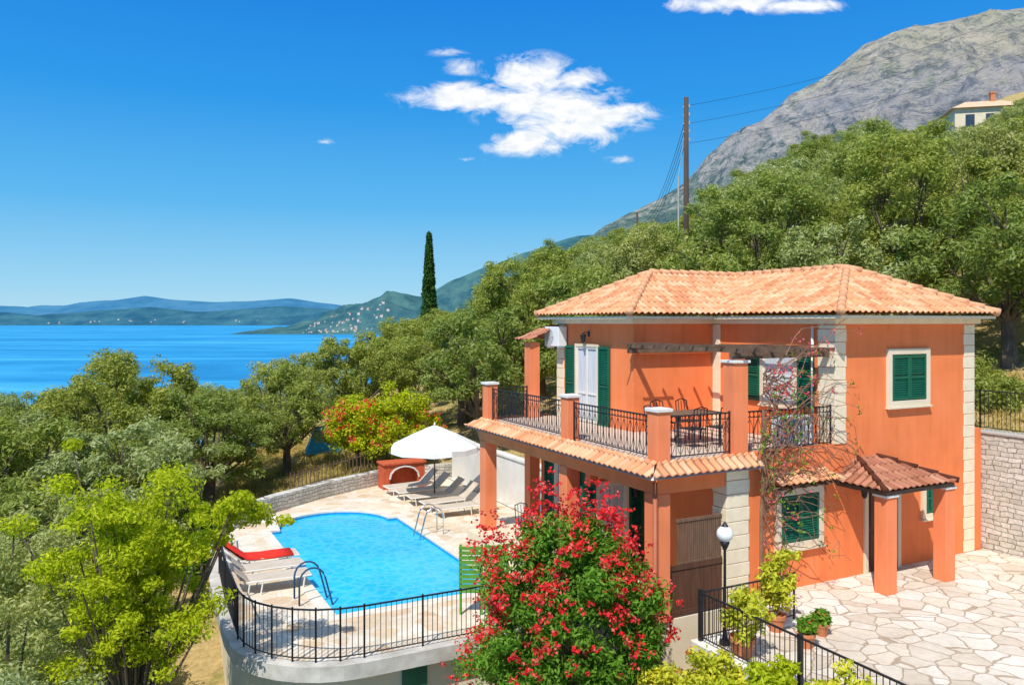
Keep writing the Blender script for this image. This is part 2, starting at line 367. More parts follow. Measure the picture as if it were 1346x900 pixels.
# sea
m,nt2,p=newmat('sea_water'); cs=coord(nt2,'Object',(.0009,.0035,1)); ns=noi(nt2,cs,1,8,.66,.6)
c=ramp(nt2,ns.outputs['Fac'],[(.3,(.012,.17,.38)),(.46,(.022,.26,.52)),(.58,(.05,.37,.64)),(.72,(.11,.47,.70))])
nf=noi(nt2,coord(nt2,'Object',(.02,.05,1)),1,6,.7); c=mixc(nt2,.35,c,ramp(nt2,nf.outputs['Fac'],[(.4,(.55,.68,.78)),(.6,(1.15,1.1,1.05))]),'MULTIPLY')
nt2.links.new(c,p.inputs['Base Color']); p.inputs['Roughness'].default_value=.5; p.inputs['Specular IOR Level'].default_value=.12
nw=noi(nt2,coord(nt2,'Object',(.05,.12,1)),1,5); bumpn(nt2,p,nw.outputs['Fac'],.6,2)
mb=MB(); mb.box(-45000,-2000,SEA-.5,45000,60000,SEA); sea=mb.build('sea',m); struct(sea)

# ------------------------------------------------------------------ mountains
def interp(pts,x):
    if x<=pts[0][0]: return pts[0][1]
    for (x0,z0),(x1,z1) in zip(pts,pts[1:]):
        if x<=x1:
            t=(x-x0)/(x1-x0); t2=t*t*(3-2*t)*.35+t*.65; return z0+(z1-z0)*t2
    return pts[-1][1]
def field(prof,Y0,front,back,base,amp,fr,pw=1.0,seed=0,oct_=7,lo=0.0):
    def f(x,y):
        hr=interp(prof,x/Y0)*Y0+6
        s=(Y0-y)/front if y<Y0 else (y-Y0)/back
        s=min(1,max(0,s)); k=(1-s)**pw
        h=base+(hr-base)*k
        q=Vector((x*fr,y*fr,seed))
        rd=noise.ridged_multi_fractal(q,.85,2.15,oct_,1.0,2.0)-1.0
        am=min(amp,max(0,(hr-base))*.6)
        if lo: am*=min(1,max(.12,(hr-lo)/450))
        h+=am*rd*min(1,s*5+.07)*min(1,k*3)
        return h
    return f
def mkfield(name,f,xs,ys,mat):
    vs=[(x,y,f(x,y)) for y in ys for x in xs]; nx=len(xs)
    fs=[(j*nx+i,j*nx+i+1,(j+1)*nx+i+1,(j+1)*nx+i) for j in range(len(ys)-1) for i in range(nx-1)]
    me=bpy.data.meshes.new(name); me.from_pydata(vs,[],fs); me.materials.append(mat); me.polygons.foreach_set('use_smooth',[True]*len(fs))
    o=bpy.data.objects.new(name,me); COL.objects.link(o); return struct(o)
PP=lambda l:[pix(x,y) for x,y in l]
prof=PP([(300,454),(540,454),(600,424),(650,388),(700,354),(765,318),(800,294),(830,278),(860,264),(890,248),(905,236),(935,203),(962,176),(1000,160),(1022,142),(1040,124),(1075,108),(1100,91),(1124,72),(1137,60),(1175,44),(1220,34),(1300,18),(1346,12),(1500,0)])+[(1.1,.38),(1.6,.2)]
fm=field(prof,2600,1500,1500,-60,150,.0022,1.05,3.3,9,lo=200)
m,nt2,p=newmat('limestone_mountain'); g2=nt2.nodes.new('ShaderNodeNewGeometry'); spp=nt2.nodes.new('ShaderNodeSeparateXYZ'); nt2.links.new(g2.outputs['Position'],spp.inputs[0])
cA=coord(nt2,'Object',(.004,.004,.0025)); n1_=noi(nt2,cA,1,10,.70,.8); n2_=noi(nt2,coord(nt2,'Object',(.018,.018,.03)),1,9,.74,.4)
rock=ramp(nt2,n1_.outputs['Fac'],[(.34,(.27,.27,.29)),(.45,(.49,.45,.43)),(.56,(.62,.55,.47)),(.66,(.42,.43,.27))])
tan=ramp(nt2,n1_.outputs['Fac'],[(.36,(.48,.43,.29)),(.5,(.70,.60,.44)),(.64,(.58,.53,.34))])
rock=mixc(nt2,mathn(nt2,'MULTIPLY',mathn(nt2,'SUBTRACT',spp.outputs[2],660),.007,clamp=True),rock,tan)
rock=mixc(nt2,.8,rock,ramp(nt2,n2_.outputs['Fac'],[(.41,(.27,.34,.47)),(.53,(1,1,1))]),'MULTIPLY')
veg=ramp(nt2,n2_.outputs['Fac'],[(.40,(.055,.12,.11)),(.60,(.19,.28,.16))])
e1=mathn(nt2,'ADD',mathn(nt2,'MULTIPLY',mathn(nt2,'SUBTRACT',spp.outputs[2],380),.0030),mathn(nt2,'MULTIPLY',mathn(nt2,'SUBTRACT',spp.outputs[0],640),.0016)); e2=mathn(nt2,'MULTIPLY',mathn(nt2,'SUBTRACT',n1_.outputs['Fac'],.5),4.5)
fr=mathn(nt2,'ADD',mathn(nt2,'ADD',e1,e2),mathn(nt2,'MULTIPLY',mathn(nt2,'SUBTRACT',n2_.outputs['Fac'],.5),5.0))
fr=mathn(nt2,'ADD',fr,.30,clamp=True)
c=mixc(nt2,fr,veg,rock); c=mixc(nt2,.12,c,(.36,.52,.72)); nt2.links.new(c,p.inputs['Base Color']); p.inputs['Roughness'].default_value=1; p.inputs['Specular IOR Level'].default_value=0  # a little blue mixed into the rock and scrub colour as painted haze
bumpn(nt2,p,n2_.outputs['Fac'],.9,55)
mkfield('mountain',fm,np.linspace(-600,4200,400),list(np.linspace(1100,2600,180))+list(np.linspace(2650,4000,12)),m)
def hazemat(name,ca,cb,sc):  # distance haze painted as a bluish tint in the hills' base colour
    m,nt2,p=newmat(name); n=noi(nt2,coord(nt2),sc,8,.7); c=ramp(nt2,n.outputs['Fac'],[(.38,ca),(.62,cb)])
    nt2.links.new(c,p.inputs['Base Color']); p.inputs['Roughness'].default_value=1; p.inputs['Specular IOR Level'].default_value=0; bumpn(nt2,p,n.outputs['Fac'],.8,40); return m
hp=PP([(300,439),(340,438),(352,433),(385,428),(420,422),(450,407),(480,401),(520,386),(555,390),(600,366),(640,351),(690,332),(760,310),(900,300)])
fh=field(hp,5200,700,1500,-62,90,.0013,1.0,8)
mkfield('coastal_hill',fh,np.linspace(-1800,1300,260),list(np.linspace(4500,5200,40))+list(np.linspace(5300,6700,8)),hazemat('haze_tinted_wooded_hill',(.028,.10,.13),(.085,.19,.18),.006))
fp=PP([(-900,412),(-200,405),(0,402),(50,405),(100,402),(150,395),(190,389),(230,394),(280,397),(330,396),(380,392),(430,399),(470,404),(520,410),(700,420)])
ff=field(fp,30000,4000,3000,-70,200,.0002,1.0,5)
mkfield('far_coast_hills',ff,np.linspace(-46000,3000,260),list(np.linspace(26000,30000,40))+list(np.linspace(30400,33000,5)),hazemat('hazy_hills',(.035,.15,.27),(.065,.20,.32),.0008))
fp2=PP([(-900,419),(-200,416),(0,410),(60,415),(130,408),(200,404),(260,410),(320,406),(370,402),(430,406),(470,412),(560,420)])
ff2=field(fp2,20500,1500,3000,-62,100,.0005,1.0,15)
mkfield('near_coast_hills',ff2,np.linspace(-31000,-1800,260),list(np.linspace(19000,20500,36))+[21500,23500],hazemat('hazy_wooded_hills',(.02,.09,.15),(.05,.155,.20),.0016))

M_farw=pm('distant_whitewash',(.70,.64,.58)); M_farr=pm('distant_roof_tile',(.60,.34,.24))
def small_house(w,d,h):
    e=thing('coastal_house',(0,0,0),0,'small white coastal house with terracotta hip roof on wooded slope','house','houses along the wooded coast')
    mb=MB(); mb.box(-w/2,-d/2,-6,w/2,d/2,h); mb.build('wall',M_farw,e)
    mb=MB(); o=.8; mb.add([(-w/2-o,-d/2-o,h),(w/2+o,-d/2-o,h),(w/2+o,d/2+o,h),(-w/2-o,d/2+o,h),(-w/4,0,h+2.5),(w/4,0,h+2.5)],[(0,1,5,4),(1,2,5),(2,3,4,5),(3,0,4),(0,3,2,1)]); mb.build('roof',M_farr,e)
    return e
sh=small_house(15,11,6); first=True
rr=random.Random(5)
for i in range(80):
    x=-1250+abs(rr.gauss(0,1))*300+rr.random()*150; y=4550+rr.random()**2*300
    if x>-450: continue
    z=fh(x,y)
    if z<SEA+4: continue
    if first: sh.location=(x,y,z); first=False
    else: clone(sh,(x,y,z),rr.random()*3,.5+rr.random()*.7)
for i in range(16):
    x=-11500+rr.random()*6000; y=19200+rr.random()*200; z=max(ff2(x,y),SEA)
    clone(sh,(x,y,z),rr.random()*3,2.0+rr.random()*1.5)

# ------------------------------------------------------------------ roof plane
TW=.20; TL=.36
def roof_plane(bmt,uvl,poly,amp=.030):
    P=[Vector(p) for p in poly]; ex=(P[1]-P[0]).normalized(); n=(P[1]-P[0]).cross(P[2]-P[0]).normalized()
    if n.z<0: n=-n
    ey=n.cross(ex).normalized()
    if ey.z<0: ey=-ey
    st=[((q-P[0]).dot(ex),(q-P[0]).dot(ey)) for q in P]
    s0=min(s for s,t in st)-.1; s1=max(s for s,t in st)+.1; t1=max(t for s,t in st)+.1
    b=bmesh.new(); ss=np.arange(math.floor(s0/TW)*TW,s1,TW/8)
    ts=[]; k=0
    while k*TL<t1: ts+=[(k*TL,.024),((k+.94)*TL,0.0)]; k+=1
    grid=[]
    for t,dz in ts:
        grid.append([b.verts.new((s,t,amp*math.cos(2*math.pi*s/TW)+dz)) for s in ss])
    for j in range(len(ts)-1):
        for i in range(len(ss)-1): b.faces.new((grid[j][i],grid[j][i+1],grid[j+1][i+1],grid[j+1][i]))
    cx=sum(s for s,t in st)/len(st); cy=sum(t for s,t in st)/len(st)
    for i in range(len(st)):
        (xa,ya),(xb,yb)=st[i],st[(i+1)%len(st)]; no=Vector((yb-ya,-(xb-xa),0)).normalized()
        if no.dot(Vector((cx-xa,cy-ya,0)))>0: no=-no
        bmesh.ops.bisect_plane(b,geom=b.verts[:]+b.edges[:]+b.faces[:],plane_co=(xa,ya,0),plane_no=no,clear_outer=True)
    mp={}
    for v in b.verts: mp[v]=(bmt.verts.new(P[0]+ex*v.co.x+ey*v.co.y+n*(v.co.z+.03)),v.co.x,v.co.y)
    for f in b.faces:
        nf=bmt.faces.new([mp[v][0] for v in f.verts]); nf.smooth=True
        c=f.calc_center_median(); iv=math.floor(c.y/TL)
        for lp,v in zip(nf.loops,f.verts): 
            fv=min(max(mp[v][2]/TL,iv+.001),iv+.999); lp[uvl].uv=(mp[v][1]/TW+.5,fv)
    b.free()
def tiled(name,polys,mat,parent,amp=.030):
    bmt=bmesh.new(); uvl=bmt.loops.layers.uv.new('UVMap')
    for p in polys: roof_plane(bmt,uvl,p,amp)
    me=bpy.data.meshes.new(name); bmt.to_mesh(me); bmt.free(); me.materials.append(mat)
    o=bpy.data.objects.new(name,me); COL.objects.link(o); o.parent=parent; return o
def caps(mb,p,q,r=.10):
    p=Vector(p);q=Vector(q); n=max(1,int((q-p).length/.36)); d=(q-p)/n
    for i in range(n):
        a=p+d*i; b=p+d*(i+1.12); mb.tube([a+Vector((0,0,.05)),b+Vector((0,0,.02))],[r*1.08,r*.88],10)

# ------------------------------------------------------------------ VILLA
AM=2.55
villa=thing('villa',(GX,GY,0),TH,'two-storey orange stucco villa with terracotta tiled hip roof and balconies','villa')
mb=MB(); 
mb.box(-.75,.0,-.16,7.7,8.2,3.06); mb.box(AM,0.002,3.06,7.7,8.2,6.12); mb.box(-.17,4.2,3.06,AM,8.198,6.12)
mb.box(-.75,.004,3.06,AM,.16,3.15)
mb.box(-2.64,0,2.48,-2.34,8.54,2.99); mb.box(-2.34,.002,2.482,-.75,.3,2.99); mb.box(-2.34,8.24,2.482,-.2,8.538,2.99)
mb.box(-2.3,3.0,-.16,-.75,3.22,2.9)
mb.box(7.702,.05,-.2,8.1,.3,3.2)
mb.build('wall',M_or,villa)
mb=MB(); mb.box(-3.05,.06,-6,7.72,8.6,-.16); mb.build('plinth',M_cream,villa)
mb=MB(); mb.box(-2.60,.17,2.99,AM-.01,4.19,3.10); mb.box(-2.60,4.19,2.99,-.18,8.5,3.10); mb.build('balcony_floor',M_floor,villa)
for i,(a,b) in enumerate([(-2.66,-.02),(-2.66,3.5),(-2.66,8.18)]):
    mb=MB(); mb.box(a,b,-.16,a+.38,b+.38,2.478); mb.build('column',M_or2,villa,bevel=.01)
mb=MB(); mb.box(-1.15,8.2,-.16,-.80,8.55,2.478); mb.build('column',M_or2,villa,bevel=.01)
mb=MB(); mb.box(-1.15,8.2,3.1,-.80,8.55,5.40); mb.build('column',M_or2,villa,bevel=.01)
for (a,b) in [(-2.6,.0),(-2.6,3.55),(-2.6,8.16)]:
    mb=MB(); mb.box(a,b,2.99,a+.34,b+.34,4.16); mb.mi=1; mb.box(a-.04,b-.04,4.16,a+.38,b+.38,4.23); mb.build('balcony_post',[M_or2,M_white],villa,bevel=.008)
mb=MB(); mb.box(-.52,.0,3.152,-.14,.38,5.12); mb.mi=1; mb.box(-.56,-.04,5.12,-.10,.42,5.18); mb.build('pergola_column',[M_or2,M_white],villa,bevel=.008)
def quoin(ca,cb,z0,z1,da,db,la=.42,lb=.42,proud=.022):
    mb=MB(); z=z0; k=0
    while z<z1-.05:
        h=min(.30,z1-z); j=.025 if k%2 else 0
        a0,a1=sorted((ca-da*proud,ca+da*(la-j))); b0,b1=sorted((cb-db*proud,cb+db*(lb-j)))
        mb.box(a0,b0,z+.006,a1,b1,z+h-.006); z+=h; k+=1
    return mb.build('quoin',M_quoin,villa,bevel=.010)
quoin(AM,0,3.15,5.95,1,1,.36,.50); quoin(7.7,0,0.01,5.95,-1,1,.42,.4); quoin(-.17,8.2,3.1,5.95,1,-1,.4,.42)
quoin(-.75,0,-.1,3.0,1,1,.62,.42,.035)
mb=MB(); mb.box(AM-.04,3.9,3.1,AM+.05,4.19,5.95); mb.build('quoin',M_quoin,villa,bevel=.01)
mb=MB()
mb.box(AM-.12,-.12,5.97,7.82,.05,6.10); mb.box(AM-.12,.05,5.97,AM+.04,4.08,6.10); mb.box(-.29,4.08,5.97,AM-.12,4.24,6.10); mb.box(-.29,4.24,5.97,-.13,8.3,6.10)
mb.box(7.66,.05,5.97,7.82,8.3,6.1)
mb.box(2.19,-.46,6.10,7.92,8.66,6.17); mb.box(-.63,3.74,6.102,2.19,8.66,6.168)
mb.build('cornice',M_quoin,villa)
ZE,ZR=6.21,7.47
A0=(-.69,8.7,ZE);B0=(-.69,3.68,ZE);C0=(2.13,3.68,ZE);D0=(2.13,-.52,ZE);E0=(7.98,-.52,ZE);F0=(7.98,8.7,ZE)
K1=(5.3,2.0,ZR);K2=(5.3,6.2,ZR);W1=(1.87,6.2,ZR)
roof=tiled('roof',[[D0,E0,K1],[E0,F0,K2,K1],[F0,A0,W1,K2],[A0,B0,W1],[B0,C0,K2,W1],[C0,D0,K1,K2]],M_tile,villa)
mb=MB()
for p,q in [(D0,K1),(E0,K1),(F0,K2),(A0,W1),(B0,W1),(W1,K2),(K2,K1)]: caps(mb,p,q)
rc=mb.build('ridge_tiles',M_cap,roof,smooth=True)
sk=tiled('balcony_tile_skirt',[[(-3.0,8.9,2.88),(-3.0,-.34,2.88),(-2.58,.02,3.12),(-2.58,8.55,3.12)],[(-3.0,-.34,2.88),(-.02,-.34,2.88),(-.02,.02,3.12),(-2.58,.02,3.12)],[(-.2,8.9,2.88),(-3.0,8.9,2.88),(-2.58,8.5,3.12),(-.2,8.5,3.12)]],M_tile,villa)
mb=MB(); mb.add([(-2.98,8.88,2.86),(-2.98,-.32,2.86),(-2.6,.03,2.99),(-2.6,8.5,2.99)],[(0,1,2,3)]); mb.add([(-2.98,-.32,2.86),(-.02,-.32,2.86),(-.02,.0,2.99),(-2.6,.0,2.99)],[(0,1,2,3)]); mb.build('skirt_soffit',M_white,sk)
tiled('side_porch_roof',[[(-1.28,8.95,5.45),(-1.28,8.05,5.45),(-.2,8.05,5.88),(-.2,8.7,5.88)],[(1.0,8.95,5.45),(-1.28,8.95,5.45),(-.2,8.3,5.88),(1,8.3,5.88)]],M_tiled,villa)
for a in (2.64,4.66):
    mb=MB(); mb.box(a,-1.32,0,a+.33,-.99,2.14); mb.mi=1; mb.box(a-.03,-1.35,2.14,a+.36,-.96,2.2); mb.build('porch_column',[M_or2,M_white],villa,bevel=.01)
cz0,cz1=2.30,2.76
pr=tiled('porch_roof',[[(2.48,-1.42,cz0),(4.98,-1.42,cz0),(4.0,0,cz1),(3.3,0,cz1)],[(2.48,0,cz0),(2.48,-1.42,cz0),(3.3,0,cz1)],[(4.98,-1.42,cz0),(4.98,0,cz0),(4.0,0,cz1)]],M_tiled,villa,.024)
mb=MB(); caps(mb,(2.48,-1.42,cz0),(3.3,-.02,cz1),.065); mb.build('ridge_tiles',M_tiled,pr,smooth=True)
mb=MB(); caps(mb,(4.98,-1.42,cz0),(4.0,-.02,cz1),.065); mb.build('ridge_tiles',M_tiled,pr,smooth=True)
mb=MB(); mb.box(2.56,-1.35,2.202,4.92,-1.24,2.29); mb.box(2.56,-1.24,2.202,2.66,-.01,2.29); mb.box(4.82,-1.24,2.202,4.92,-.01,2.29)
for i in range(7): mb.box(2.8+i*.3,-1.24,2.23,2.85+i*.3,-.01,2.295)
mb.build('porch_beams',M_wood,pr)
wc=tiled('window_canopy',[[(.35,-.42,2.42),(2.35,-.42,2.42),(2.25,0,2.62),(.45,0,2.62)]],M_tile,villa,.026)
mb=MB()
for i in range(6): mb.box(.5+i*.34,-.36,2.33,.57+i*.34,0,2.41)
mb.build('canopy_brackets',M_wood,wc)
def TS(a0,b0): return lambda x,y,z:(a0+x,b0-y,z)
def TW_(a0,b0): return lambda x,y,z:(a0-y,b0-x,z)
def shutter(mb,x0,x1,z0,z1,y=.02):
    mb.box(x0,y,z0,x0+.06,y+.05,z1); mb.box(x1-.06,y,z0,x1,y+.05,z1); mb.box(x0+.06,y,z0,x1-.06,y+.05,z0+.07); mb.box(x0+.06,y,z1-.07,x1-.06,y+.05,z1)
    zm=(z0+z1)/2; mb.box(x0+.06,y,zm-.03,x1-.06,y+.05,zm+.03)
    mb.box(x0+.06,y,z0+.07,x1-.06,y+.012,z1-.07)
    z=z0+.09
    while z<z1-.1:
        if abs(z-zm)>.05:
            mb.add([(x0+.06,y+.012,z+.035),(x1-.06,y+.012,z+.035),(x1-.06,y+.042,z),(x0+.06,y+.042,z)],[(0,1,2,3)])
            mb.add([(x0+.06,y+.012,z-.004),(x1-.06,y+.012,z-.004),(x1-.06,y+.042,z),(x0+.06,y+.042,z)],[(0,1,2,3)])
        z+=.055
M_curt=pm('sheer_curtain',(.66,.68,.70),(.48,.51,.55),4,.9,sx=(8,8,.3))
def window(tf,w,z0,z1,closed=True,frame=.13,door=False,shut=.5,name='window'):
    mb=MB(tf); mb.box(0,-.02,z0,w,.008,z1); pane=mb.build(name,M_glass,villa)
    mb=MB(tf); f=frame
    mb.box(-f,-.01,z0-(0 if door else f),0,.075,z1+f); mb.box(w,-.01,z0-(0 if door else f),w+f,.075,z1+f); mb.box(0,-.01,z1,w,.072,z1+f)
    if not door: mb.box(0,-.01,z0-f,w,.072,z0); mb.box(-f-.03,-.01,z0-f-.05,w+f+.03,.11,z0-f)
    mb.build('door_frame' if door else 'window_frame',M_cream,pane,bevel=.006)
    if closed:
        for x0,x1 in ((.015,w/2-.006),(w/2+.006,w-.015)):
            mb=MB(tf); shutter(mb,x0,x1,z0+.02,z1-.02); mb.build('shutter',M_green,pane)
    else:
        mb=MB(tf); 
        for x in (0,w/2-.04,w-.06): mb.box(x,.009,z0,x+(.08 if 0<x<w-.1 else .06),.05,z1)
        mb.box(0,.009,z1-.06,w,.048,z1); mb.box(0,.009,z0,w,.048,z0+.08); mb.box(.06,.012,z0+.8 if door else (z0+z1)/2,w-.06,.04,z0+.85 if door else (z0+z1)/2+.03)
        mb.build('sash',M_white,pane)
        mb=MB(tf); mb.box(.07,.0085,z0+.1,w*.5-.05,.0105,z1-.07); mb.box(w*.5+.05,.0085,z0+.1,w-.07,.0105,z1-.07); mb.build('curtain',M_curt,pane)
        for x0,x1 in ((-shut-f,-f-.01),(w+f+.01,w+f+shut)):
            mb=MB(tf); shutter(mb,x0,x1,z0-.03,z1+.02,.03); mb.build('shutter',M_green,pane)
    return pane
window(TS(4.45,0),1.28,4.08,5.22,frame=.14)
window(TS(.78,0),1.18,1.05,2.12,frame=.15)
window(TS(5.72,0),.5,1.2,1.95,frame=.13)
window(TW_(AM,2.25),1.05,4.0,5.28,closed=False,frame=.1,shut=.52)
window(TW_(-.17,7.0),1.1,3.12,5.30,closed=False,frame=.08,door=True,shut=.55,name='balcony_door')
window(TW_(-.75,7.2),1.2,-.1,2.1,closed=False,frame=.08,door=True,shut=.6,name='terrace_door')
window(TW_(-.75,5.0),1.1,-.1,2.1,closed=False,frame=.08,door=True,shut=.55,name='terrace_door')
window(TS(-2.1,3.0),.8,-.1,2.1,closed=False,frame=.08,door=True,shut=.42,name='terrace_door')
mb=MB(TS(3.62,0)); mb.box(0,-.02,.02,1.05,.012,2.08); d=mb.build('door',M_gate,villa)
mb=MB(TS(3.62,0)); mb.box(-.12,-.01,0,0,.06,2.2); mb.box(1.05,-.01,0,1.17,.06,2.2); mb.box(0,-.01,2.08,1.05,.058,2.2); mb.build('door_frame',M_cream,d,bevel=.006)
mb=MB(TS(3.62,0)); 
for x in (.1,.58): 
    for z in (.15,1.1): mb.box(x,.012,z,x+.37,.03,z+.8)
mb.build('door_panels',M_gate,d); mb=MB(TS(3.62,0)); mb.sph((.95,.06,1.02),.035,8,6); mb.build('handle',M_steel,d)
mb=MB()
for i in range(10): mb.box(-2.26+i*.147,.10,-.12,-2.26+i*.147+.138,.14,.92)
for k in (0,.95): mb.box(-2.28,.08,-.12+k,-.8,.10,-.02+k)
gt=mb.build('gate',M_gate,villa)
M_gate2=pm('lighter_slatted_wood',(.22,.13,.08),(.13,.075,.045),3,.7,.3,sx=(6,6,.6))
mb=MB()
for i in range(22): mb.box(-2.0+i*.055,.105,.98,-2.0+i*.055+.03,.13,1.82)
mb.box(-2.02,.09,.94,-.8,.145,.98); mb.box(-2.02,.09,1.82,-.8,.145,1.88); mb.build('gate_lattice',M_gate2,gt)
mb=MB(); mb.tube([(-2.70,-.06,-5),(-2.70,-.06,2.75)],.05,8); mb.build('drain_pipe',M_pipe,villa,smooth=True)
mb=MB(); mb.tube([(AM-.06,.62,5.92),(AM-.06,.62,3.12)],.035,8); mb.build('drain_pipe',M_white,villa,smooth=True)
def rail(mb,p,q,z,h,sp=.115,orn=False,posts=True):
    p=Vector((*p,0));q=Vector((*q,0)); Ln=(q-p).length; d=(q-p)/Ln
    up=Vector((0,0,1))
    def bar(a,b,w): mb.tube([a,b],w,4)
    bar(p+up*(z+h),q+up*(z+h),.021); bar(p+up*(z+.08),q+up*(z+.08),.014)
    if orn: bar(p+up*(z+h-.13),q+up*(z+h-.13),.011)
    n=max(1,int(Ln/sp)); 
    for i in range(n+1):
        c=p+d*(Ln*i/n); bar(c+up*(z+.08),c+up*(z+h),.0082)
        if orn and i<n:
            m_=c+d*(Ln/n/2)
            pts=[m_+d*(Ln/n*.48*math.cos(t))+up*(z+h-.065+.06*math.sin(t)) for t in np.linspace(0,2*math.pi,9)]
            mb.tube(pts,.006,3)
            if i%2==0:
                m2=c+d*(Ln/n)
                for s_ in (-1,1):
                    pts=[m2+d*(s_*Ln/n*(.15+.75*math.sin(t)))+up*(z+.12+(h-.30)*t/math.pi) for t in np.linspace(0,math.pi,9)]
                    mb.tube(pts,.0075,3)
    if posts:
        for c in (p,q): bar(c+up*z,c+up*(z+h+.04),.022)
for p,q in [((-2.43,.36),(-2.43,3.53)),((-2.43,3.92),(-2.43,8.14)),((-2.24,.15),(-.54,.15)),((-.12,.10),(AM-.04,.10)),((-2.24,8.35),(-1.17,8.35))]:
    mb=MB(); rail(mb,p,q,3.12,.92,orn=True); mb.build('balcony_railing',M_iron,villa)
# pergola
per=thing('pergola',L(0,0,3.1),TH,'weathered timber pergola over the upper balcony','pergola')
M_perg=pm('grey_weathered_timber',(.20,.125,.08),(.10,.06,.038),3,.85,.3,30)
z=2.1
for b in (.2,4.05): mb=MB(); mb.box(-.45,b-.06,z,AM-.02,b+.06,z+.14); mb.build('beam',M_perg,per)
mb=MB()
mb.box(-.42,-.15,z+.143,-.30,4.15,z+.24)
for i in range(5):
    a=.1+i*.53; mb.box(a,-.28+.04*math.sin(i*5),z+.145,a+.05,3.6,z+.225)
mb.build('rafters',M_perg,per)
mb=MB()
for i in range(9): b=.0+i*.49; mb.box(-.75+.06*math.sin(i*3),b,z+.242,AM-.04 if i in (1,3) else .3,b+.035,z+.275)
mb.build('battens',M_perg,per)
def lantern(tf,z):
    mb=MB(tf); mb.tube([(0,0,z),(0,.14,z+.06),(0,.2,z)],.012,5); mb.box(-.05,0,z-.08,.05,.015,z+.08)
    ob=mb.build('wall_lantern',M_iron,villa)
    mb=MB(tf); mb.loft([(.03,z-.26),(.06,z-.22),(.085,z-.05),(.10,z-.045),(.02,z+.02)],6,(0,.2)); mb.build('lantern_cage',M_iron,ob)
lantern(TW_(-.17,6.4),5.68); lantern(TS(-1.1,3.0),2.0); lantern(TS(3.3,0),2.12)

def acunit(loc,rot,lab,sc=1):
    e=thing('air_conditioner',loc,rot,lab,'air conditioner','outdoor air-conditioning units',sc)
    mb=MB(); mb.box(-.42,-.15,.06,.42,.15,.66); mb.box(-.36,-.12,0,-.28,.12,.06); mb.box(.28,-.12,0,.36,.12,.06); mb.build('casing',M_acw,e,bevel=.015)
    mb=MB(); 
    for r in (.07,.13,.19,.24):
        mb.tube([(-.1+r*math.cos(t),-.165,.36+r*math.sin(t)) for t in np.linspace(0,2*math.pi,17)],.006,4)
    for t in range(8): mb.tube([(-.1,-.163,.36),(-.1+.24*math.cos(t*math.pi/4),-.163,.36+.24*math.sin(t*math.pi/4))],.004,4)
    mb.build('fan_grille',M_rib,e)
acunit(L(1.62,.42,3.1),TH-R(4),'white outdoor air-conditioning unit standing on the balcony floor',1.12)
acunit(L(-.36,8.0,5.22),TH-R(90),'white air-conditioning unit mounted high on the upper wall')

# ------------------------------------------------------------------ climbing vine
vine=thing('climbing_bougainvillea',L(.1,-.2,-.3),TH,'sparse climbing bougainvillea with bare stems over balcony corner','climbing plant')
rv=random.Random(3); mb=MB(); fl=[];lf=[]
mb.tube([(-.1,-.05,-.6),(0,.05,1),(-.05,.0,2.2),(.05,.0,3.2),(0,.0,4.4)],[.05,.045,.04,.035,.03],6)
for i in range(84):
    z=1.6+rv.random()*3.9; x=.0; y=0; pts=[(x,y,z)]; dx=.05+(rv.random()-.12)*.45; dz=(rv.random()-.42)*.5
    if z<3: dx*=.7
    for k in range(8):
        x+=dx+rv.gauss(0,.09); z+=dz+rv.gauss(0,.12)-.02*k; y+=rv.gauss(-.02,.05); y=max(-.5,min(.0,y)); x=min(2.7,max(-.5,x)); z=max(.9,min(6.5,z)); pts.append((x,y,z))
        if rv.random()<.13: lf.append((x,y-.05,z))
        if rv.random()<(.26 if z>4.7 and x>.3 else .035): fl.append((x,y-.08,z))
    mb.tube(pts,[.016-.0014*k for k in range(len(pts))],4)
mb.build('stem',pm('dry_vine_stem',(.32,.18,.11),(.19,.10,.06),5,.9),vine)
leaves('leaf',lf,[.14]*len(lf),[6]*len(lf),.08,.045,5,ML_ole,vine)
leaves('blossom',fl,[.15]*len(fl),[9]*len(fl),.058,.05,6,ML_pink,vine)

# ------------------------------------------------------------------ patio
pat=[(-2.75,-1.5),(-.3,-1.5),(-.3,-.004),(8.13,-.004),(8.13,-16),(-2.75,-16)]
mb=MB(); mb.poly(pat,-.2,0); po=mb.build('patio',M_patio); po.location=(GX,GY,0); po.rotation_euler=(0,0,TH); struct(po)
rw=thing('patio_retaining_wall',L(-2.75,-1.5,-6),TH,'cream rendered retaining wall below the paved forecourt','wall')
t6=lambda x,y,z:(x+2.75,y+1.5,z+6)
mb=MB(t6); mb.box(-2.7,-16,-6,-2.45,-1.55,-.2); mb.box(-2.45,-1.8,-6,-.35,-1.55,-.2); mb.box(-.55,-1.55,-6,-.35,-.01,-.2); mb.build('wall_face',M_cream,rw)
mb=MB(t6); mb.box(-2.88,-16,-.14,-2.60,-1.37,.06); mb.box(-2.60,-1.63,-.138,-.22,-1.37,.058); mb.build('kerb',M_white,rw,bevel=.02)
fr_=thing('patio_railing',L(-2.75,-1.5,.06),TH,'black wrought-iron railing around the paved forecourt','railing')
t_=lambda x,y,z:(x+2.75,y+1.5,z-.06)
mb=MB(t_); rail(mb,(-2.74,-1.5),(-.35,-1.5),.06,.9,sp=.105); mb.build('railing_panel',M_iron,fr_)
for k in range(5):
    mb=MB(t_); rail(mb,(-2.74,-1.5-k*2.4),(-2.74,-1.5-(k+1)*2.4),.06,.9,sp=.105); 
    mb.box(-2.775,-1.535-k*2.4,.06,-2.705,-1.465-k*2.4,1.02); mb.build('railing_panel',M_iron,fr_)
sw=thing('stone_retaining_wall',L(8.14,.2,0),TH,'tall coursed stone retaining wall beside the forecourt','wall')
t8=lambda x,y,z:(x-8.14,y-.2,z)
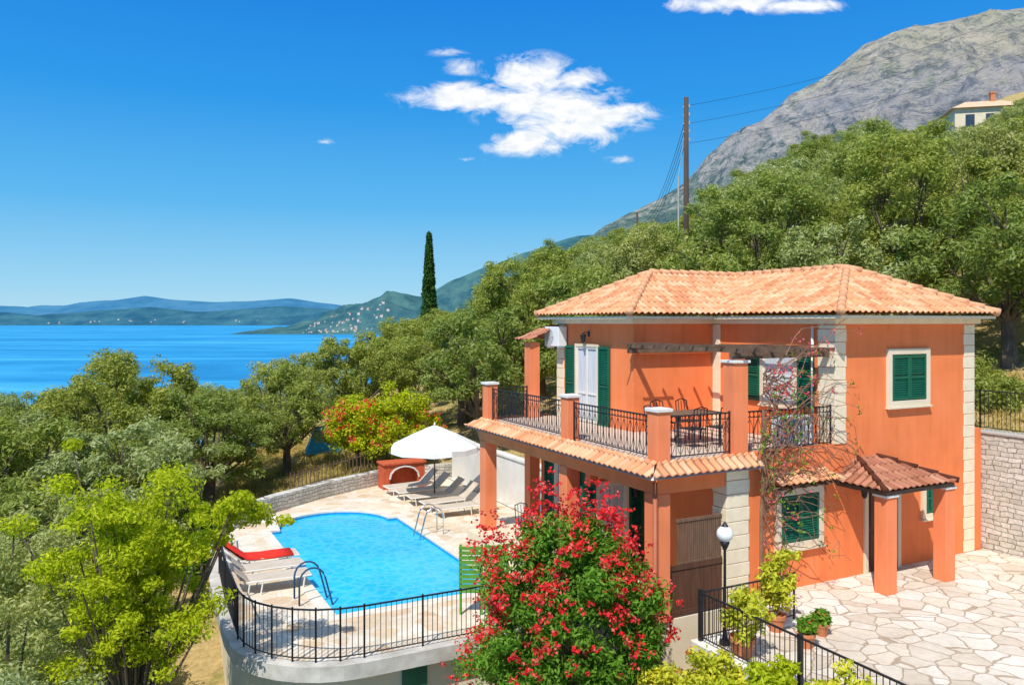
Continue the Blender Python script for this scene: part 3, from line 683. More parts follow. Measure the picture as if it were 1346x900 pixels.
mb=MB(t8); mb.box(8.135,-15,-.5,8.55,.25,3.06); mb.build('masonry',M_rub,sw)
mb=MB(t8); mb.box(8.09,-15,3.06,8.6,.3,3.13); mb.build('coping',M_rib,sw,bevel=.015)
f2=thing('terrace_railing',L(8.3,.2,3.13),TH,'black iron railing on top of the stone retaining wall','railing')
t83=lambda x,y,z:(x-8.3,y-.2,z-3.13)
for k in range(4):
    mb=MB(t83); rail(mb,(8.3,.2-k*2.2),(8.3,.2-(k+1)*2.2),3.13,1.05); mb.build('railing_panel',M_iron,f2)
mb=MB(t83); rail(mb,(8.3,.2),(8.3,3.2),3.13,1.05); mb.build('railing_panel',M_iron,f2)

# ------------------------------------------------------------------ pool terrace
ZD=-.5
PN=4.35
def poolpts(o):
    pts=[(-8.1-o,PN-o),(-4+o,PN-o),(-4+o,12.3+o)]
    r=1.75+o; a0=math.asin(o/r) if o>0 else 0
    for k in range(25):
        t=a0+(math.pi-2*a0)*k/24; pts.append((-6.05+r*math.cos(t),12.3+r*math.sin(t)))
    pts.append((-8.1-o,12.3+o)); return pts
outer=[(-2.62,1.67),(-2.62,8.6),(.2,8.6),(.2,18),(-2.6,18),(-5.2,16.7),(-7.6,15),(-9.2,13.3),(-9.9,11.6),(-10.3,8),(-10.42,4.4)]
for k in range(1,9):
    t=math.pi+ (math.pi/2)*k/8; outer.append((-8.2+2.22*math.cos(t),3.9+2.23*math.sin(t)))
def inset(poly,d):
    cx=sum(p[0] for p in poly)/len(poly); cy=sum(p[1] for p in poly)/len(poly)
    return [(p[0]+(cx-p[0])/math.hypot(cx-p[0],cy-p[1])*d,p[1]+(cy-p[1])/math.hypot(cx-p[0],cy-p[1])*d) for p in poly]
mb=MB(); mb.poly(outer,ZD-.05,ZD,hole=poolpts(.32),side=False); tr=mb.build('pool_terrace',M_deck); tr.location=(GX,GY,0); tr.rotation_euler=(0,0,TH); struct(tr)
tw=thing('terrace_retaining_wall',L(-6,8,-6),TH,'cream retaining wall under pool terrace with curved white slab edge','retaining wall')
tt=lambda x,y,z:(x+6,y-8,z+6)
mb=MB(tt); n=len(outer)
o2=inset(outer,-.05); i2=inset(outer,.25)
mb.add([(p[0],p[1],ZD+.03) for p in o2]+[(p[0],p[1],ZD-.26) for p in o2]+[(p[0],p[1],ZD-.26) for p in i2]+[(p[0],p[1],ZD+.03) for p in i2],
   [(i,(i+1)%n,n+(i+1)%n,n+i) for i in range(n)]+[(n+i,n+(i+1)%n,2*n+(i+1)%n,2*n+i) for i in range(n)]+[(3*n+i,3*n+(i+1)%n,(i+1)%n,i) for i in range(n)])
mb.build('slab_edge',pm('white_concrete_edge',(.66,.63,.56),(.38,.35,.30),2.2,.85,.4),tw)
mb=MB(tt); mb.add([(p[0],p[1],ZD-.1) for p in inset(outer,.3)]+[(p[0],p[1],-6) for p in inset(outer,.3)],[(i,(i+1)%n,n+(i+1)%n,n+i) for i in range(n)]); mb.build('wall_face',M_cream,tw)
mb=MB(tt); mb.box(-7.4,1.86,-3,-6.9,2.1,-.85); mb.build('door',M_green,tw)
pool=thing('swimming_pool',L(-6.05,8.5,ZD),TH,'bright blue swimming pool with rounded end set in stone terrace','swimming pool')
pt=lambda x,y,z:(x+6.05,y-8.5,z-ZD)
pi_,pc=poolpts(0),poolpts(.32); n=len(pi_)
mb=MB(pt); 
mb.add([(p[0],p[1],ZD+.025) for p in pi_]+[(p[0],p[1],ZD+.025) for p in pc]+[(p[0],p[1],ZD-.02) for p in pi_]+[(p[0],p[1],ZD-.02) for p in pc],
  [(i,(i+1)%n,n+(i+1)%n,n+i) for i in range(n)]+[(i,2*n+i,2*n+(i+1)%n,(i+1)%n) for i in range(n)]+[(n+i,3*n+i,3*n+(i+1)%n,n+(i+1)%n) for i in range(n)])
mb.build('coping',pm('pale_coping_stone',(.78,.72,.62),(.64,.56,.44),3,.75,.2),pool)
M_pt=pm('blue_pool_tile',(.02,.33,.62),(.015,.25,.5),6,.3)
mb=MB(pt); mb.add([(p[0],p[1],ZD-.02) for p in pi_]+[(p[0],p[1],ZD-1.6) for p in pi_],[(i,(i+1)%n,n+(i+1)%n,n+i) for i in range(n)]); mb.build('basin',M_pt,pool)
m,nt2,p=newmat('pool_water'); cA=coord(nt2); nn_=noi(nt2,cA,.45,3); 
nd=noi(nt2,cA,1.6,4)
vm=nt2.nodes.new('ShaderNodeVectorMath'); vm.operation='MULTIPLY_ADD'; nt2.links.new(nd.outputs['Color'],vm.inputs[0]); vm.inputs[1].default_value=(.6,.6,.0); nt2.links.new(cA,vm.inputs[2])
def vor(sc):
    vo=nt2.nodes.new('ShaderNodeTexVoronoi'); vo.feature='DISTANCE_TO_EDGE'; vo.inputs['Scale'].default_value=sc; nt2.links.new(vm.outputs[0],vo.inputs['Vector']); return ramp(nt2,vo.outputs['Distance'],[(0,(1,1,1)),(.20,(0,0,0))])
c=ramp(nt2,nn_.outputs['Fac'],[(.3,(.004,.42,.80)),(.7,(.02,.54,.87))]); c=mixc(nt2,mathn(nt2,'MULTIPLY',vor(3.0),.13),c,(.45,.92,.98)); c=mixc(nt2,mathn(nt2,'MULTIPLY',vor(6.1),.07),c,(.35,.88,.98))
nt2.links.new(c,p.inputs['Base Color']); p.inputs['Roughness'].default_value=.06; p.inputs['Specular IOR Level'].default_value=.25
nw=noi(nt2,cA,5,4); bumpn(nt2,p,nw.outputs['Fac'],.4,.05)
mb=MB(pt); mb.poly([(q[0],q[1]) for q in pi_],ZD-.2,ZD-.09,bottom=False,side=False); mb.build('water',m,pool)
def handrail(loc,rot,mat,lab):
    e=thing('pool_handrail',loc,rot,lab,'pool ladder','pool handrails')
    for s_ in (-.27,.27):
        mb=MB(); pts=[(.55,s_,0),(.55,s_,.5)]+[(.25+.30*math.cos(t),s_,.5+.32*math.sin(t)) for t in np.linspace(.3,math.pi-.2,8)]+[(-.22,s_,-.1),(-.26,s_,-.5)]
        mb.tube(pts,.022,8); mb.build('rail_tube',mat,e,smooth=True)
    mb=MB(); mb.box(-.27,-.25,-.35,-.2,.25,-.31); mb.build('step',mat,e)
handrail(L(-3.95,9.9,ZD+.02),TH,M_steel,'polished steel ladder handrails at the pool edge')
handrail(L(-8.15,5.6,ZD+.02),TH+math.pi,pm('dark_blue_rail',(.03,.08,.16)),'dark curved handrails at the pool edge')
pr_=thing('pool_terrace_railing',L(-8,4,ZD),TH,'black iron railing around the curved pool terrace edge','railing')
path=[(-2.9,1.85),(-5.0,1.85),(-7.0,1.85),(-8.2,1.85)]
for k in range(1,8):
    t=1.5*math.pi-(math.pi/2)*k/7; path.append((-8.2+2.05*math.cos(t),3.9+2.05*math.sin(t)))
path+=[(-10.2,6.2),(-10.05,8.6),(-9.75,11.2)]
for p_,q_ in zip(path,path[1:]):
    mb=MB(lambda x,y,z:(x+8,y-4,z-ZD)); rail(mb,p_,q_,ZD+.03,1.0,sp=.105); mb.build('railing_panel',M_iron,pr_)
pw=thing('stone_parapet',L(-5,16,ZD),TH,'low stone parapet wall at far side of pool terrace','wall')
mb=MB(lambda x,y,z:(x+5,y-16,z-ZD)); pp=[(-9.9,11.6),(-9.2,13.3),(-7.6,15),(-5.2,16.7),(-2.6,18),(.4,18.1)]
for (x0,y0),(x1,y1) in zip(pp[1:],pp[2:]):
    d=Vector((x1-x0,y1-y0)).normalized(); nn=Vector((-d.y,d.x))*.18
    q=[(x0-nn.x,y0-nn.y),(x1-nn.x,y1-nn.y),(x1+nn.x,y1+nn.y),(x0+nn.x,y0+nn.y)]
    mb.add([(a,b,-3) for a,b in q]+[(a,b,.05) for a,b in q],[(0,1,2,3),(4,5,6,7),(0,1,5,4),(1,2,6,5),(2,3,7,6),(3,0,4,7)])
mb.build('masonry',M_rub,pw)
ww=thing('white_garden_wall',L(.3,10,ZD),TH,'white rendered garden wall behind the sun loungers','wall')
mb=MB(lambda x,y,z:(x-.3,y-10,z-ZD)); mb.box(.22,9.2,ZD,.45,17.6,1.15); mb.box(.17,9.15,1.15,.5,17.65,1.22); mb.build('wall_face',M_white,ww)
gs=thing('green_slatted_screen',L(-5.4,3.0,ZD),TH-R(30),'bright green slatted wooden screen beside the pool','screen')
for s_ in (0,.56):
    mb=MB()
    for k in range(10): mb.box(-.3+s_,s_*.2,.5+k*.105,.24+s_,.03+s_*.2,.58+k*.105)
    mb.box(-.29+s_,.03+s_*.2,0,-.24+s_,.07+s_*.2,1.56); mb.box(.18+s_,.03+s_*.2,0,.23+s_,.07+s_*.2,1.56); mb.build('slat_panel',M_gslat,gs)

def lounger():
    e=thing('sun_lounger',(0,0,0),0,'beige sling sun lounger with raised backrest on stone terrace','sun lounger','sun loungers on the pool terrace')
    mb=MB()
    for s_ in (-.31,.31): mb.tube([(-1.25,s_,.3),(.25,s_,.32)],.022,6)
    for x in (-1.1,-.1,.2):
        for s_ in (-.31,.31): mb.tube([(x,s_,.31),(x+.05,s_,0)],.018,6)
    mb.tube([(-1.25,-.31,.3),(-1.25,.31,.3)],.022,6); mb.build('frame',M_white,e)
    mb=MB(); mb.add([(-1.24,-.3,.33),(.2,-.3,.34),(.2,.3,.34),(-1.24,.3,.33),(-1.24,-.3,.30),(.2,-.3,.31),(.2,.3,.31),(-1.24,.3,.30)],[(0,1,2,3),(4,7,6,5),(0,4,5,1),(1,5,6,2),(2,6,7,3),(3,7,4,0)]); mb.build('seat',M_beige,e)
    mb=MB(); a=R(42); x1,z1=.2+.72*math.cos(a),.34+.72*math.sin(a); dx,dz=-.03*math.sin(a),.03*math.cos(a)
    mb.add([(.21,-.3,.345),(x1,-.3,z1),(x1,.3,z1),(.21,.3,.345),(.21-dx,-.3,.345-dz),(x1-dx,-.3,z1-dz),(x1-dx,.3,z1-dz),(.21-dx,.3,.345-dz)],[(0,1,2,3),(4,7,6,5),(0,4,5,1),(1,5,6,2),(2,6,7,3),(3,7,4,0)])
    mb.tube([(x1,-.32,z1),(x1,.32,z1)],.022,6)
    mb.build('backrest',M_beige,e); return e
lo=lounger(); lo.location=L(-2.0,15.8,ZD); lo.rotation_euler=(0,0,TH+.05)
for i,(a,b,r) in enumerate([(-1.9,14.8,.0),(-1.8,13.7,-.06),(-1.7,12.7,.03),(-1.6,11.7,0)]): clone(lo,L(a,b,ZD),TH+r)
for i,(a,b,r) in enumerate([(-9.3,8.7,math.pi),(-9.35,7.75,math.pi+.04),(-9.4,6.85,math.pi)]): clone(lo,L(a,b,ZD),TH+r)
tv=thing('beach_towel',L(-9.2,8.72,ZD+.37),TH+math.pi,'red beach towel draped over a sun lounger','towel')
mb=MB(); seg=[(-1.0,.0),(-.6,.01),(-.2,0.0),(.1,.01),(.2,.04),(.5,.28),(.85,.56),(.9,.52),(.88,.2)]
vs=[];fs=[]
for i,(x,z) in enumerate(seg):
    for k in range(5): vs.append((x,-.36+.18*k,z+.01*math.sin(i*2+k*2)-(.06 if k in (0,4) else 0)))
for i in range(len(seg)-1):
    for k in range(4): fs.append((i*5+k,i*5+k+1,(i+1)*5+k+1,(i+1)*5+k))
mb.add(vs,fs); ob=mb.build('cloth',M_red,tv,smooth=True); md=ob.modifiers.new('s','SOLIDIFY'); md.thickness=.015
def parasol(loc,lab,sc=1):
    e=thing('parasol',loc,TH,lab,'parasol',scale=sc)
    mb=MB(); mb.cyl((0,0,0),(0,0,2.95),.03,.025,8); mb.build('pole',M_wood,e)
    mb=MB(); mb.loft([(.32,0),(.32,.06),(.08,.10),(.05,.28)],12); mb.build('base',M_rib,e)
    n=8; vs=[(0,0,2.95)]; fs=[]
    for r,z in ((.25,2.86),(.9,2.58),(1.72,2.18),(1.74,1.98)):
        for k in range(n*2):
            t=2*math.pi*k/(n*2); q=r*(1 if k%2==0 else .95); vs.append((q*math.cos(t),q*math.sin(t),z-(0 if k%2==0 else .05)))
    m2=n*2
    for k in range(m2): fs.append((0,1+k,1+(k+1)%m2))
    for j in range(3):
        for k in range(m2): fs.append((1+j*m2+k,1+(j+1)*m2+k,1+(j+1)*m2+(k+1)%m2,1+j*m2+(k+1)%m2))
    mb=MB(); mb.add(vs,fs); mb.loft([(.02,2.93),(.04,2.98),(.01,3.06)],8); c_=mb.build('canopy',M_canvas,e)
    mb=MB()
    for k in range(n): t=2*math.pi*k/n; mb.tube([(0,0,2.9),(.9*math.cos(t),.9*math.sin(t),2.54),(1.7*math.cos(t),1.7*math.sin(t),2.15)],.012,4); mb.tube([(0,0,2.1),(.9*math.cos(t),.9*math.sin(t),2.54)],.01,4)
    mb.build('ribs',M_wood,e); return e
parasol((-2.8,28.8,ZD),'large white canvas parasol with wooden pole over sun loungers',.95)
bq=thing('barbecue_oven',L(-2.2,17.0,ZD),TH,'low red brick garden barbecue with arched opening and pale top','barbecue')
mb=MB(); mb.box(-.85,-.35,0,-.6,.35,.95); mb.box(.6,-.35,0,.85,.35,.95); mb.box(-.6,.2,0,.6,.35,.95)
arc=[(-.6,.4),(-.55,.6),(-.4,.76),(-.2,.84),(0,.87),(.2,.84),(.4,.76),(.55,.6),(.6,.4)]
for (x0,z0),(x1,z1) in zip(arc,arc[1:]): mb.add([(x0,-.34,z0),(x1,-.34,z1),(x1,-.34,.95),(x0,-.34,.95)],[(0,1,2,3)])
mb.build('body',M_redb,bq); mb=MB(); 
for (x0,z0),(x1,z1) in zip(arc,arc[1:]): mb.tube([(x0,-.36,z0),(x1,-.36,z1)],.04,4)
mb.build('arch_trim',M_white,bq); mb=MB(); mb.box(-.9,-.42,.95,.9,.4,1.03); mb.build('worktop',M_redb,bq,bevel=.01)

def chair(loc,rot,mat=M_iron):
    e=thing('garden_chair',loc,rot,'dark metal garden chair beside the table','chair','garden chairs around the tables')
    mb=MB(); 
    for x in (-.2,.2):
        mb.tube([(x,-.2,0),(x,-.2,.44)],.014,5); mb.tube([(x,.2,0),(x,.2,.45),(x*.95,.27,.92)],.014,5)
    mb.tube([(-.19,.27,.92),(0,.29,.97),(.19,.27,.92)],.014,5)
    for x in (-.1,0,.1): mb.tube([(x,.21,.46),(x,.275,.93)],.009,4)
    mb.build('frame',mat,e); mb=MB(); mb.box(-.22,-.22,.43,.22,.2,.46); mb.build('seat',mat,e,bevel=.01); return e
def table(loc,rot,lab,w=1.4,d=.85):
    e=thing('garden_table',loc,rot,lab,'table')
    mb=MB(); mb.box(-w/2,-d/2,.71,w/2,d/2,.75); mb.build('table_top',M_gate2,e,bevel=.008)
    for x in (-w/2+.08,w/2-.08):
        for y in (-d/2+.08,d/2-.08): mb=MB(); mb.cyl((x,y,0),(x,y,.71),.025,.025,8); mb.build('leg',M_iron,e)
    return e
table(L(-.1,2.0,3.1),TH,'brown wooden table on the upper balcony')
ch=chair(L(-.5,1.4,3.1),TH+math.pi)
for (a,b,r) in [(.25,1.35,math.pi),(-.4,2.65,0),(.4,2.65,.1),(-1.05,2.0,1.57)]: clone(ch,L(a,b,3.1),TH+r)
table(L(-1.7,6.2,-.16),TH,'dark table under the covered terrace',1.2,.85)
for (a,b,r) in [(-2.1,5.6,math.pi),(-1.3,5.6,math.pi),(-2.0,6.9,0),(-1.3,6.9,0)]: clone(ch,L(a,b,-.16),TH+r)

gl=thing('garden_lamp',L(-2.35,-1.72,0),TH,'black garden lamp post with white globe at the forecourt railing','garden lamp')
mb=MB(); mb.loft([(.10,0),(.10,.05),(.05,.12),(.03,.3),(.025,1.75),(.05,1.8),(.085,1.88),(.085,1.92)],10); mb.build('post',M_iron,gl,smooth=True)
mb=MB(); mb.sph((0,0,2.06),.155,20,12); mb.build('globe',M_globe,gl,smooth=True)
mb=MB(); mb.loft([(.09,2.17),(.05,2.23),(.01,2.29)],10); mb.build('finial',M_iron,gl)

def pot(loc,r,h,lab,plant,seed,name='potted_plant'):
    e=thing(name,loc,seed,lab,'potted plant')
    mb=MB(); mb.loft([(r*.65,0),(r*.9,h*.75),(r,h*.78),(r*1.02,h),(r*.85,h),(r*.8,h*.85)],16); mb.build('pot',M_clayd,e,smooth=False)
    rg=random.Random(seed); H_,W_,mat,fl=plant
    cs=[(rg.gauss(0,W_*.4),rg.gauss(0,W_*.4),h+H_*(.15+.85*rg.random())) for _ in range(int(14+H_*20))]
    leaves('foliage',cs,[.09+.05*rg.random()+W_*.12 for _ in cs],[48]*len(cs),.12,.05,seed,mat,e)
    mb=MB()
    for c in cs[::3]: mb.tube([(0,0,h*.8),(c[0]*.5,c[1]*.5,(h+c[2])/2),c],[.014,.01,.005],5)
    mb.build('stem',M_bark,e)
    if fl: c2=[c for c in cs if c[2]>h+H_*.4][:14]; leaves('blossom',c2,[.1]*len(c2),[14]*len(c2),.05,.045,seed+1,ML_red,e)
    return e
pot((4.15,14.35,0),.24,.36,'large terracotta pot with yellow-green variegated shrub by railing',(.78,.46,ML_yel,False),11)
pot((5.15,15.55,0),.2,.32,'tall yellow-green variegated shrub in a terracotta pot',(1.2,.32,ML_yel,False),12)
pot((5.45,14.75,0),.17,.27,'small terracotta pot with red geranium on paving',(.20,.13,ML_ole,True),13)
pot((5.95,15.3,0),.14,.24,'small terracotta pot with pink flowers on paving',(.20,.11,ML_ole,True),14)

# ------------------------------------------------------------------ trees
def olive_variant(seed,mat,K=1.0,nl=None,sub=10,leafn=150,ll=.20,lw=.07):
    rg=random.Random(seed); e=thing('olive_tree',(0,0,0),0,'mature olive tree with rounded airy green crown on the hillside' if K<1.2 else 'large old olive tree with broad billowing crown on the hillside','olive tree','olive trees on the hillside')
    lobes=[]; nl=nl or rg.randint(13,16)
    for i in range(nl):
        t=2*math.pi*(i*.618)+rg.gauss(0,.3); zz=-.95+2.0*(i+.5)/nl+rg.gauss(0,.08); rr_=math.sqrt(max(.08,1-min(1,abs(zz))**2))
        lobes.append((Vector((2.3*rr_*math.cos(t)*(.7+.5*rg.random()),2.3*rr_*math.sin(t)*(.7+.5*rg.random()),3.9+1.75*zz))*K,(.80+.5*rg.random())*(K**.6)))
    cs=[];rs=[]
    for c,r in lobes:
        for k in range(sub):
            d=Vector((rg.gauss(0,1),rg.gauss(0,1),rg.gauss(.25,1))).normalized()
            cs.append(tuple(c+d*r*(.55+.45*rg.random()))); rs.append((.32+.26*rg.random())*K**.4)
    leaves('crown',cs,rs,[leafn]*len(cs),ll,lw,seed,mat,e)
    mb=MB(); top=Vector((rg.gauss(0,.2),rg.gauss(0,.2),1.6*K))
    mb.tube([(0,0,-1.2),(rg.gauss(0,.06),rg.gauss(0,.06),.3),(top.x*.6,top.y*.6,1.0*K),tuple(top)],[.34*K,.26*K,.22*K,.20*K],9)
    for c,r in lobes:
        m1=top.lerp(c,.5)+Vector((rg.gauss(0,.2),rg.gauss(0,.2),-.15)); mb.tube([tuple(top-Vector((0,0,.15))),tuple(m1),tuple(c)],[.11,.065,.025],6)
        for k in range(3): 
            d=Vector((rg.gauss(0,1),rg.gauss(0,1),rg.gauss(.3,.8))).normalized()*r; mb.tube([tuple(m1.lerp(c,.6)),tuple(c+d)],[.03,.01],4)
    mb.build('trunk',M_bark,e); return e
variants=[olive_variant(100+i,ML_olive if i%3 else ML_olive2) for i in range(6)]+[olive_variant(200,ML_olive,1.4,26,11,140),olive_variant(201,ML_olive2,1.4,24,11,140),olive_variant(202,ML_olive,1.4,25,11,140)]
SKY=[(-400,530),(0,515),(60,488),(110,466),(135,452),(175,447),(235,458),(258,492),(284,516),(302,484),(340,472),(400,456),(430,444),(470,415),(500,407),(560,416),(600,392),(640,360),(680,322),(700,312),(740,322),(790,307),(830,294),(900,287),(930,264),(965,227),(1000,213),(1030,206),(1060,178),(1100,162),(1150,157),(1180,174),(1230,160),(1270,172),(1300,152),(1346,127),(1600,60)]
def capz(x,y,w=1.7):
    q=673+1047*x/y; d=1047*w/y
    ys_=[interp(SKY,q),interp(SKY,q-d)-8,interp(SKY,q+d)-8]
    return 6+(424-max(ys_))*y/1047
placed=[]; used=[0]*9
def put(x,y,sc=1,v=None,rot=None,big=False):
    rg=random.Random(int(x*131+y*977)); v=(6+rg.randrange(3) if big else rg.randrange(6)) if v is None else v
    rot=rg.random()*6.28 if rot is None else rot
    z=H(x,y)
    if y>26: sc=min(sc,(capz(x,y)-z)/(9.4 if big else 6.9))
    if sc<.42: return None
    s3=(max(sc,.8)*(.95+.2*rg.random()),max(sc,.8)*(.95+.2*rg.random()),sc)
    if used[v]==0: o=variants[v]; o.location=(x,y,z); o.rotation_euler=(0,0,rot); o.scale=s3
    else: o=clone(variants[v],(x,y,z),rot,s3)
    used[v]+=1; placed.append((x,y,6.2*sc if big else 4.4)); return o
for (x,y,sc) in [(-17.2,35.5,1.05),(-21.5,36,1.1),(-25.5,38,1.1),(-28.5,43,1.1),(-13.2,34.5,.95),(11.5,36,1.0),(16.6,33.5,1.0),(21.3,35.5,1.1),(26,37,1.1),(6.8,38,1.0),(14.5,42,1.15),(20.5,43.5,1.15),(27.5,45.5,1.15),(9.2,46,1.1),(1.5,41.5,1.0),(-2.5,40.5,.95),(33,46,1.2),(24,52,1.2),(32,55,1.2),(16,53,1.2)]: put(x,y,sc,big=True)
for (x,y,sc) in [(-22.5,31,1.1),(-13.8,28.0,.9),(-17.8,29,1.0),(-21.5,26,.95),(-12.6,22.5,.8),(-16,23.5,.9),(-10.7,38,1.0),(-8.2,43,1.0),(-26,32,1.1),
    (-6.6,46.5,1.1),(-10.2,18.4,.55),(-13,18,.66),(17.5,28.0,1.0),(22.5,28.5,1.0),(12.6,31.5,1.0),(25.5,31,1.05),(8,33.5,1.0),(3.5,35.5,1.05),(-1.2,35.5,1.0)]: put(x,y,sc)
rg=random.Random(21); y=27
while y<135:
    x=-.70*y-4
    while x<.70*y+6:
        xx=x+rg.uniform(-1.8,1.8); yy_=y+rg.uniform(-1.8,1.8); big=rg.random()<.3 and yy_>45
        a,b=toL(xx,yy_)
        ok=not(-12<a<11.5 and -18<b<20) and yy_<YC(xx)+14
        if -12.5<xx<-3.5 and yy_<42: ok=False
        if 11<=a<16.5 and b<8: ok=False
        if ok and all((xx-px_)**2+(yy_-py_)**2>pr2**2 for px_,py_,pr2 in placed) and len(placed)<270: put(xx,yy_,.8+.4*rg.random(),big=big)
        x+=5.5
    y+=5.0
print('olives',len(placed))

def bushtree(name,loc,lab,cat,R3,cz,n,rr,ln,ll,lw,mat,seed,tr=.12,shell=.5,limbs=16,flat=.7,zmin=-1,na=.22,extra=()):
    e=thing(name,loc,0,lab,cat); rg=random.Random(seed); cs=[];rs=[]
    for i in range(n):
        while True:
            d=Vector((rg.gauss(0,1),rg.gauss(0,1),rg.gauss(0,1))).normalized()
            if d.z>zmin: break
        k=shell+(1-shell)*rg.random(); k*=1+na*noise.noise(d*2.1+Vector((seed,0,0)))
        cs.append((d.x*R3[0]*k,d.y*R3[1]*k,cz+d.z*R3[2]*k)); rs.append(rr*(.7+.6*rg.random()))
    for c in extra: cs.append(c); rs.append(rr*(.6+.5*rg.random()))
    leaves('crown',cs,rs,[ln]*len(cs),ll,lw,seed,mat,e,flat=flat)
    mb=MB(); mb.tube([(0,0,-.6),(.1,0,cz*.3),(0,.1,cz*.62)],[tr*1.3,tr,tr*.8],8)
    for c in cs[::max(1,n//limbs)]:
        c=Vector(c); b=Vector((0,.1,cz*.45)); m1=b.lerp(c,.5)+Vector((0,0,-.1)); mb.tube([tuple(b),tuple(m1),tuple(c)],[tr*.5,tr*.3,.012],5)
    mb.build('trunk',M_bark,e); return e,cs
rg=random.Random(77)
ext=[(1.1+1.2*t+rg.gauss(0,.15),.5+rg.gauss(0,.2),6.0+.55*math.sin(t*2.6)+rg.gauss(0,.16)) for t in [rg.random() for _ in range(26)]]
bt,_=bushtree('locust_tree',(-6.8,14.2,-3.9),'bright yellow-green feathery tree beside the pool terrace','tree',(1.65,1.55,2.35),5.45,190,.28,165,.095,.038,ML_bright,31,.085,.25,44,.6,na=.6,extra=ext)
bushtree('young_olive_tree',(-6.9,10.3,-4.4),'pale silver-green young olive tree with dense small leaves','olive tree',(1.6,1.5,1.9),4.3,150,.3,200,.085,.03,ML_olive2,33,.1,.4,18,.8)
bushtree('young_olive_tree',(-9.2,14.2,-4.5),'pale silver-green young olive tree with dense small leaves','olive tree',(2.0,1.8,2.4),4.6,160,.34,190,.10,.034,ML_olive2,34,.12,.4,18,.8)
bushtree('wild_shrub',(-4.8,12.0,-4.6),'low leafy bright green shrub under the pool terrace','shrub',(1.2,1.1,.7),2.4,70,.3,170,.09,.037,ML_ole,35,.08,.4,12,.8)
fx,fy=1.08,15.1
OR=(1.58,1.4,2.15); OZ=2.62; na_=.5
e,cs=bushtree('flowering_oleander',(fx,fy,-2.4),'large dense shrub covered in coral-red flowers beside villa','flowering shrub',OR,OZ,250,.32,190,.12,.040,ML_ole,41,.12,.6,20,.85,-.95,na=na_)
rg=random.Random(9); fc=[]
for i in range(1900):
    d=Vector((rg.gauss(0,1),rg.gauss(0,1),rg.gauss(.2,1))).normalized()
    if noise.noise(d*3.1+Vector((4,2,1)))<-.12-.15*max(0,d.z) : continue
    if d.x>.25 and d.z<-.05 and rg.random()<.85: continue
    k=.98+.25*rg.random(); k*=1+na_*noise.noise(d*2.1+Vector((41,0,0))); fc.append((d.x*OR[0]*k,d.y*OR[1]*k,OZ+d.z*OR[2]*k))
leaves('blossom',fc,[.07+.05*rg.random() for _ in fc],[9]*len(fc),.068,.058,44,ML_red,e)
for (x,y,sx_,h_,sd_) in [(-4.9,34.6,1.9,1.6,51),(-7.1,36.2,1.3,1.2,52)]:
    e,cs=bushtree('flowering_bougainvillea',(x,y,H(x,y)-.2),'green garden shrub dotted with red flowers behind the terrace','flowering shrub',(sx_,1.3,h_),1.9+h_*.3,90,.4,130,.16,.07,ML_bright,sd_,.1,.5,12,.85)
    rg=random.Random(sd_); fc=[(c[0]*1.12,c[1]*1.12-.1,c[2]+.15) for c in cs if rg.random()<.6]; leaves('blossom',fc,[.3]*len(fc),[20]*len(fc),.11,.09,sd_+1,ML_red,e)
for i,(a,b,h_,s_) in enumerate([(-3.7,-2.9,2.1,.7),(-3.4,-4.0,2.45,.6),(-3.3,-5.1,2.6,.65),(-3.4,-6.2,2.7,.6),(-3.8,-2.0,1.6,.6),(-4.4,-3.8,1.9,.8),(-3.2,-7.2,2.75,.5)]):
    x,y,_z=L(a,b); bushtree('garden_shrub',(x,y,-2.2),'leafy light-green garden shrub below the forecourt railing','shrub',(s_,s_,s_*.9),h_,46,.2,90,.11,.048,ML_bright if i%2 else ML_yel,60+i,.04,.4,10,.8,na=.6)
for i,(x,y,s_) in enumerate([(-10.8,27.5,1.1),(-12,30.5,1.1),(-11.3,24,1.0),(-10.9,20.5,1.0),(-9.6,16.5,1.2),(-7.6,12.5,1.2),(-5,9,1.2),(-9,10,1.5),(-3.4,12.8,.9),(-1.2,12.6,.8)]):
    bushtree('wild_shrub',(x,y,H(x,y)),'rounded wild green shrub on the dry slope','shrub',(s_,s_,s_*.8),s_*.7,56,.32,120,.13,.05,ML_olive if i%2 else ML_ole,80+i,.05,.4,8,.85)
for i,(a,b,s_) in enumerate([(11.2,1.5,.8),(12.6,-.8,1.0),(12.8,3.4,1.1),(13.6,6.2,1.2),(11.0,5.6,.9)]):
    x,y,_z=L(a,b); bushtree('wild_shrub',(x,y,3.2),'rounded green shrub on the grassy slope behind railing','shrub',(s_,s_,s_*.8),s_*.7,56,.3,110,.12,.05,ML_olive,95+i,.05,.4,8,.85)
cy=thing('cypress_tree',(-6.25,60,H(-6.25,60)),0,'tall slender dark-green cypress rising above the olive grove','cypress tree')
rg=random.Random(4); cs=[];rs=[];Hc=12.95-H(-6.25,60)
for i in range(400):
    t=rg.random()**.8; r_=.74*math.sin(math.pi*min(1,(t*.9+.1))**.75)**.7*(1-t*.5); an=rg.random()*6.28
    cs.append((r_*.75*math.cos(an),r_*.75*math.sin(an),.8+t*(Hc-1.2))); rs.append(.2+.16*(1-t))
leaves('crown',cs,rs,[60]*len(cs),.26,.08,3,ML_cyp,cy,flat=1.7,vert=2.5)
mb=MB(); mb.tube([(0,0,-.5),(0,0,Hc*.9)],[.16,.03],8); mb.build('trunk',M_bark,cy)

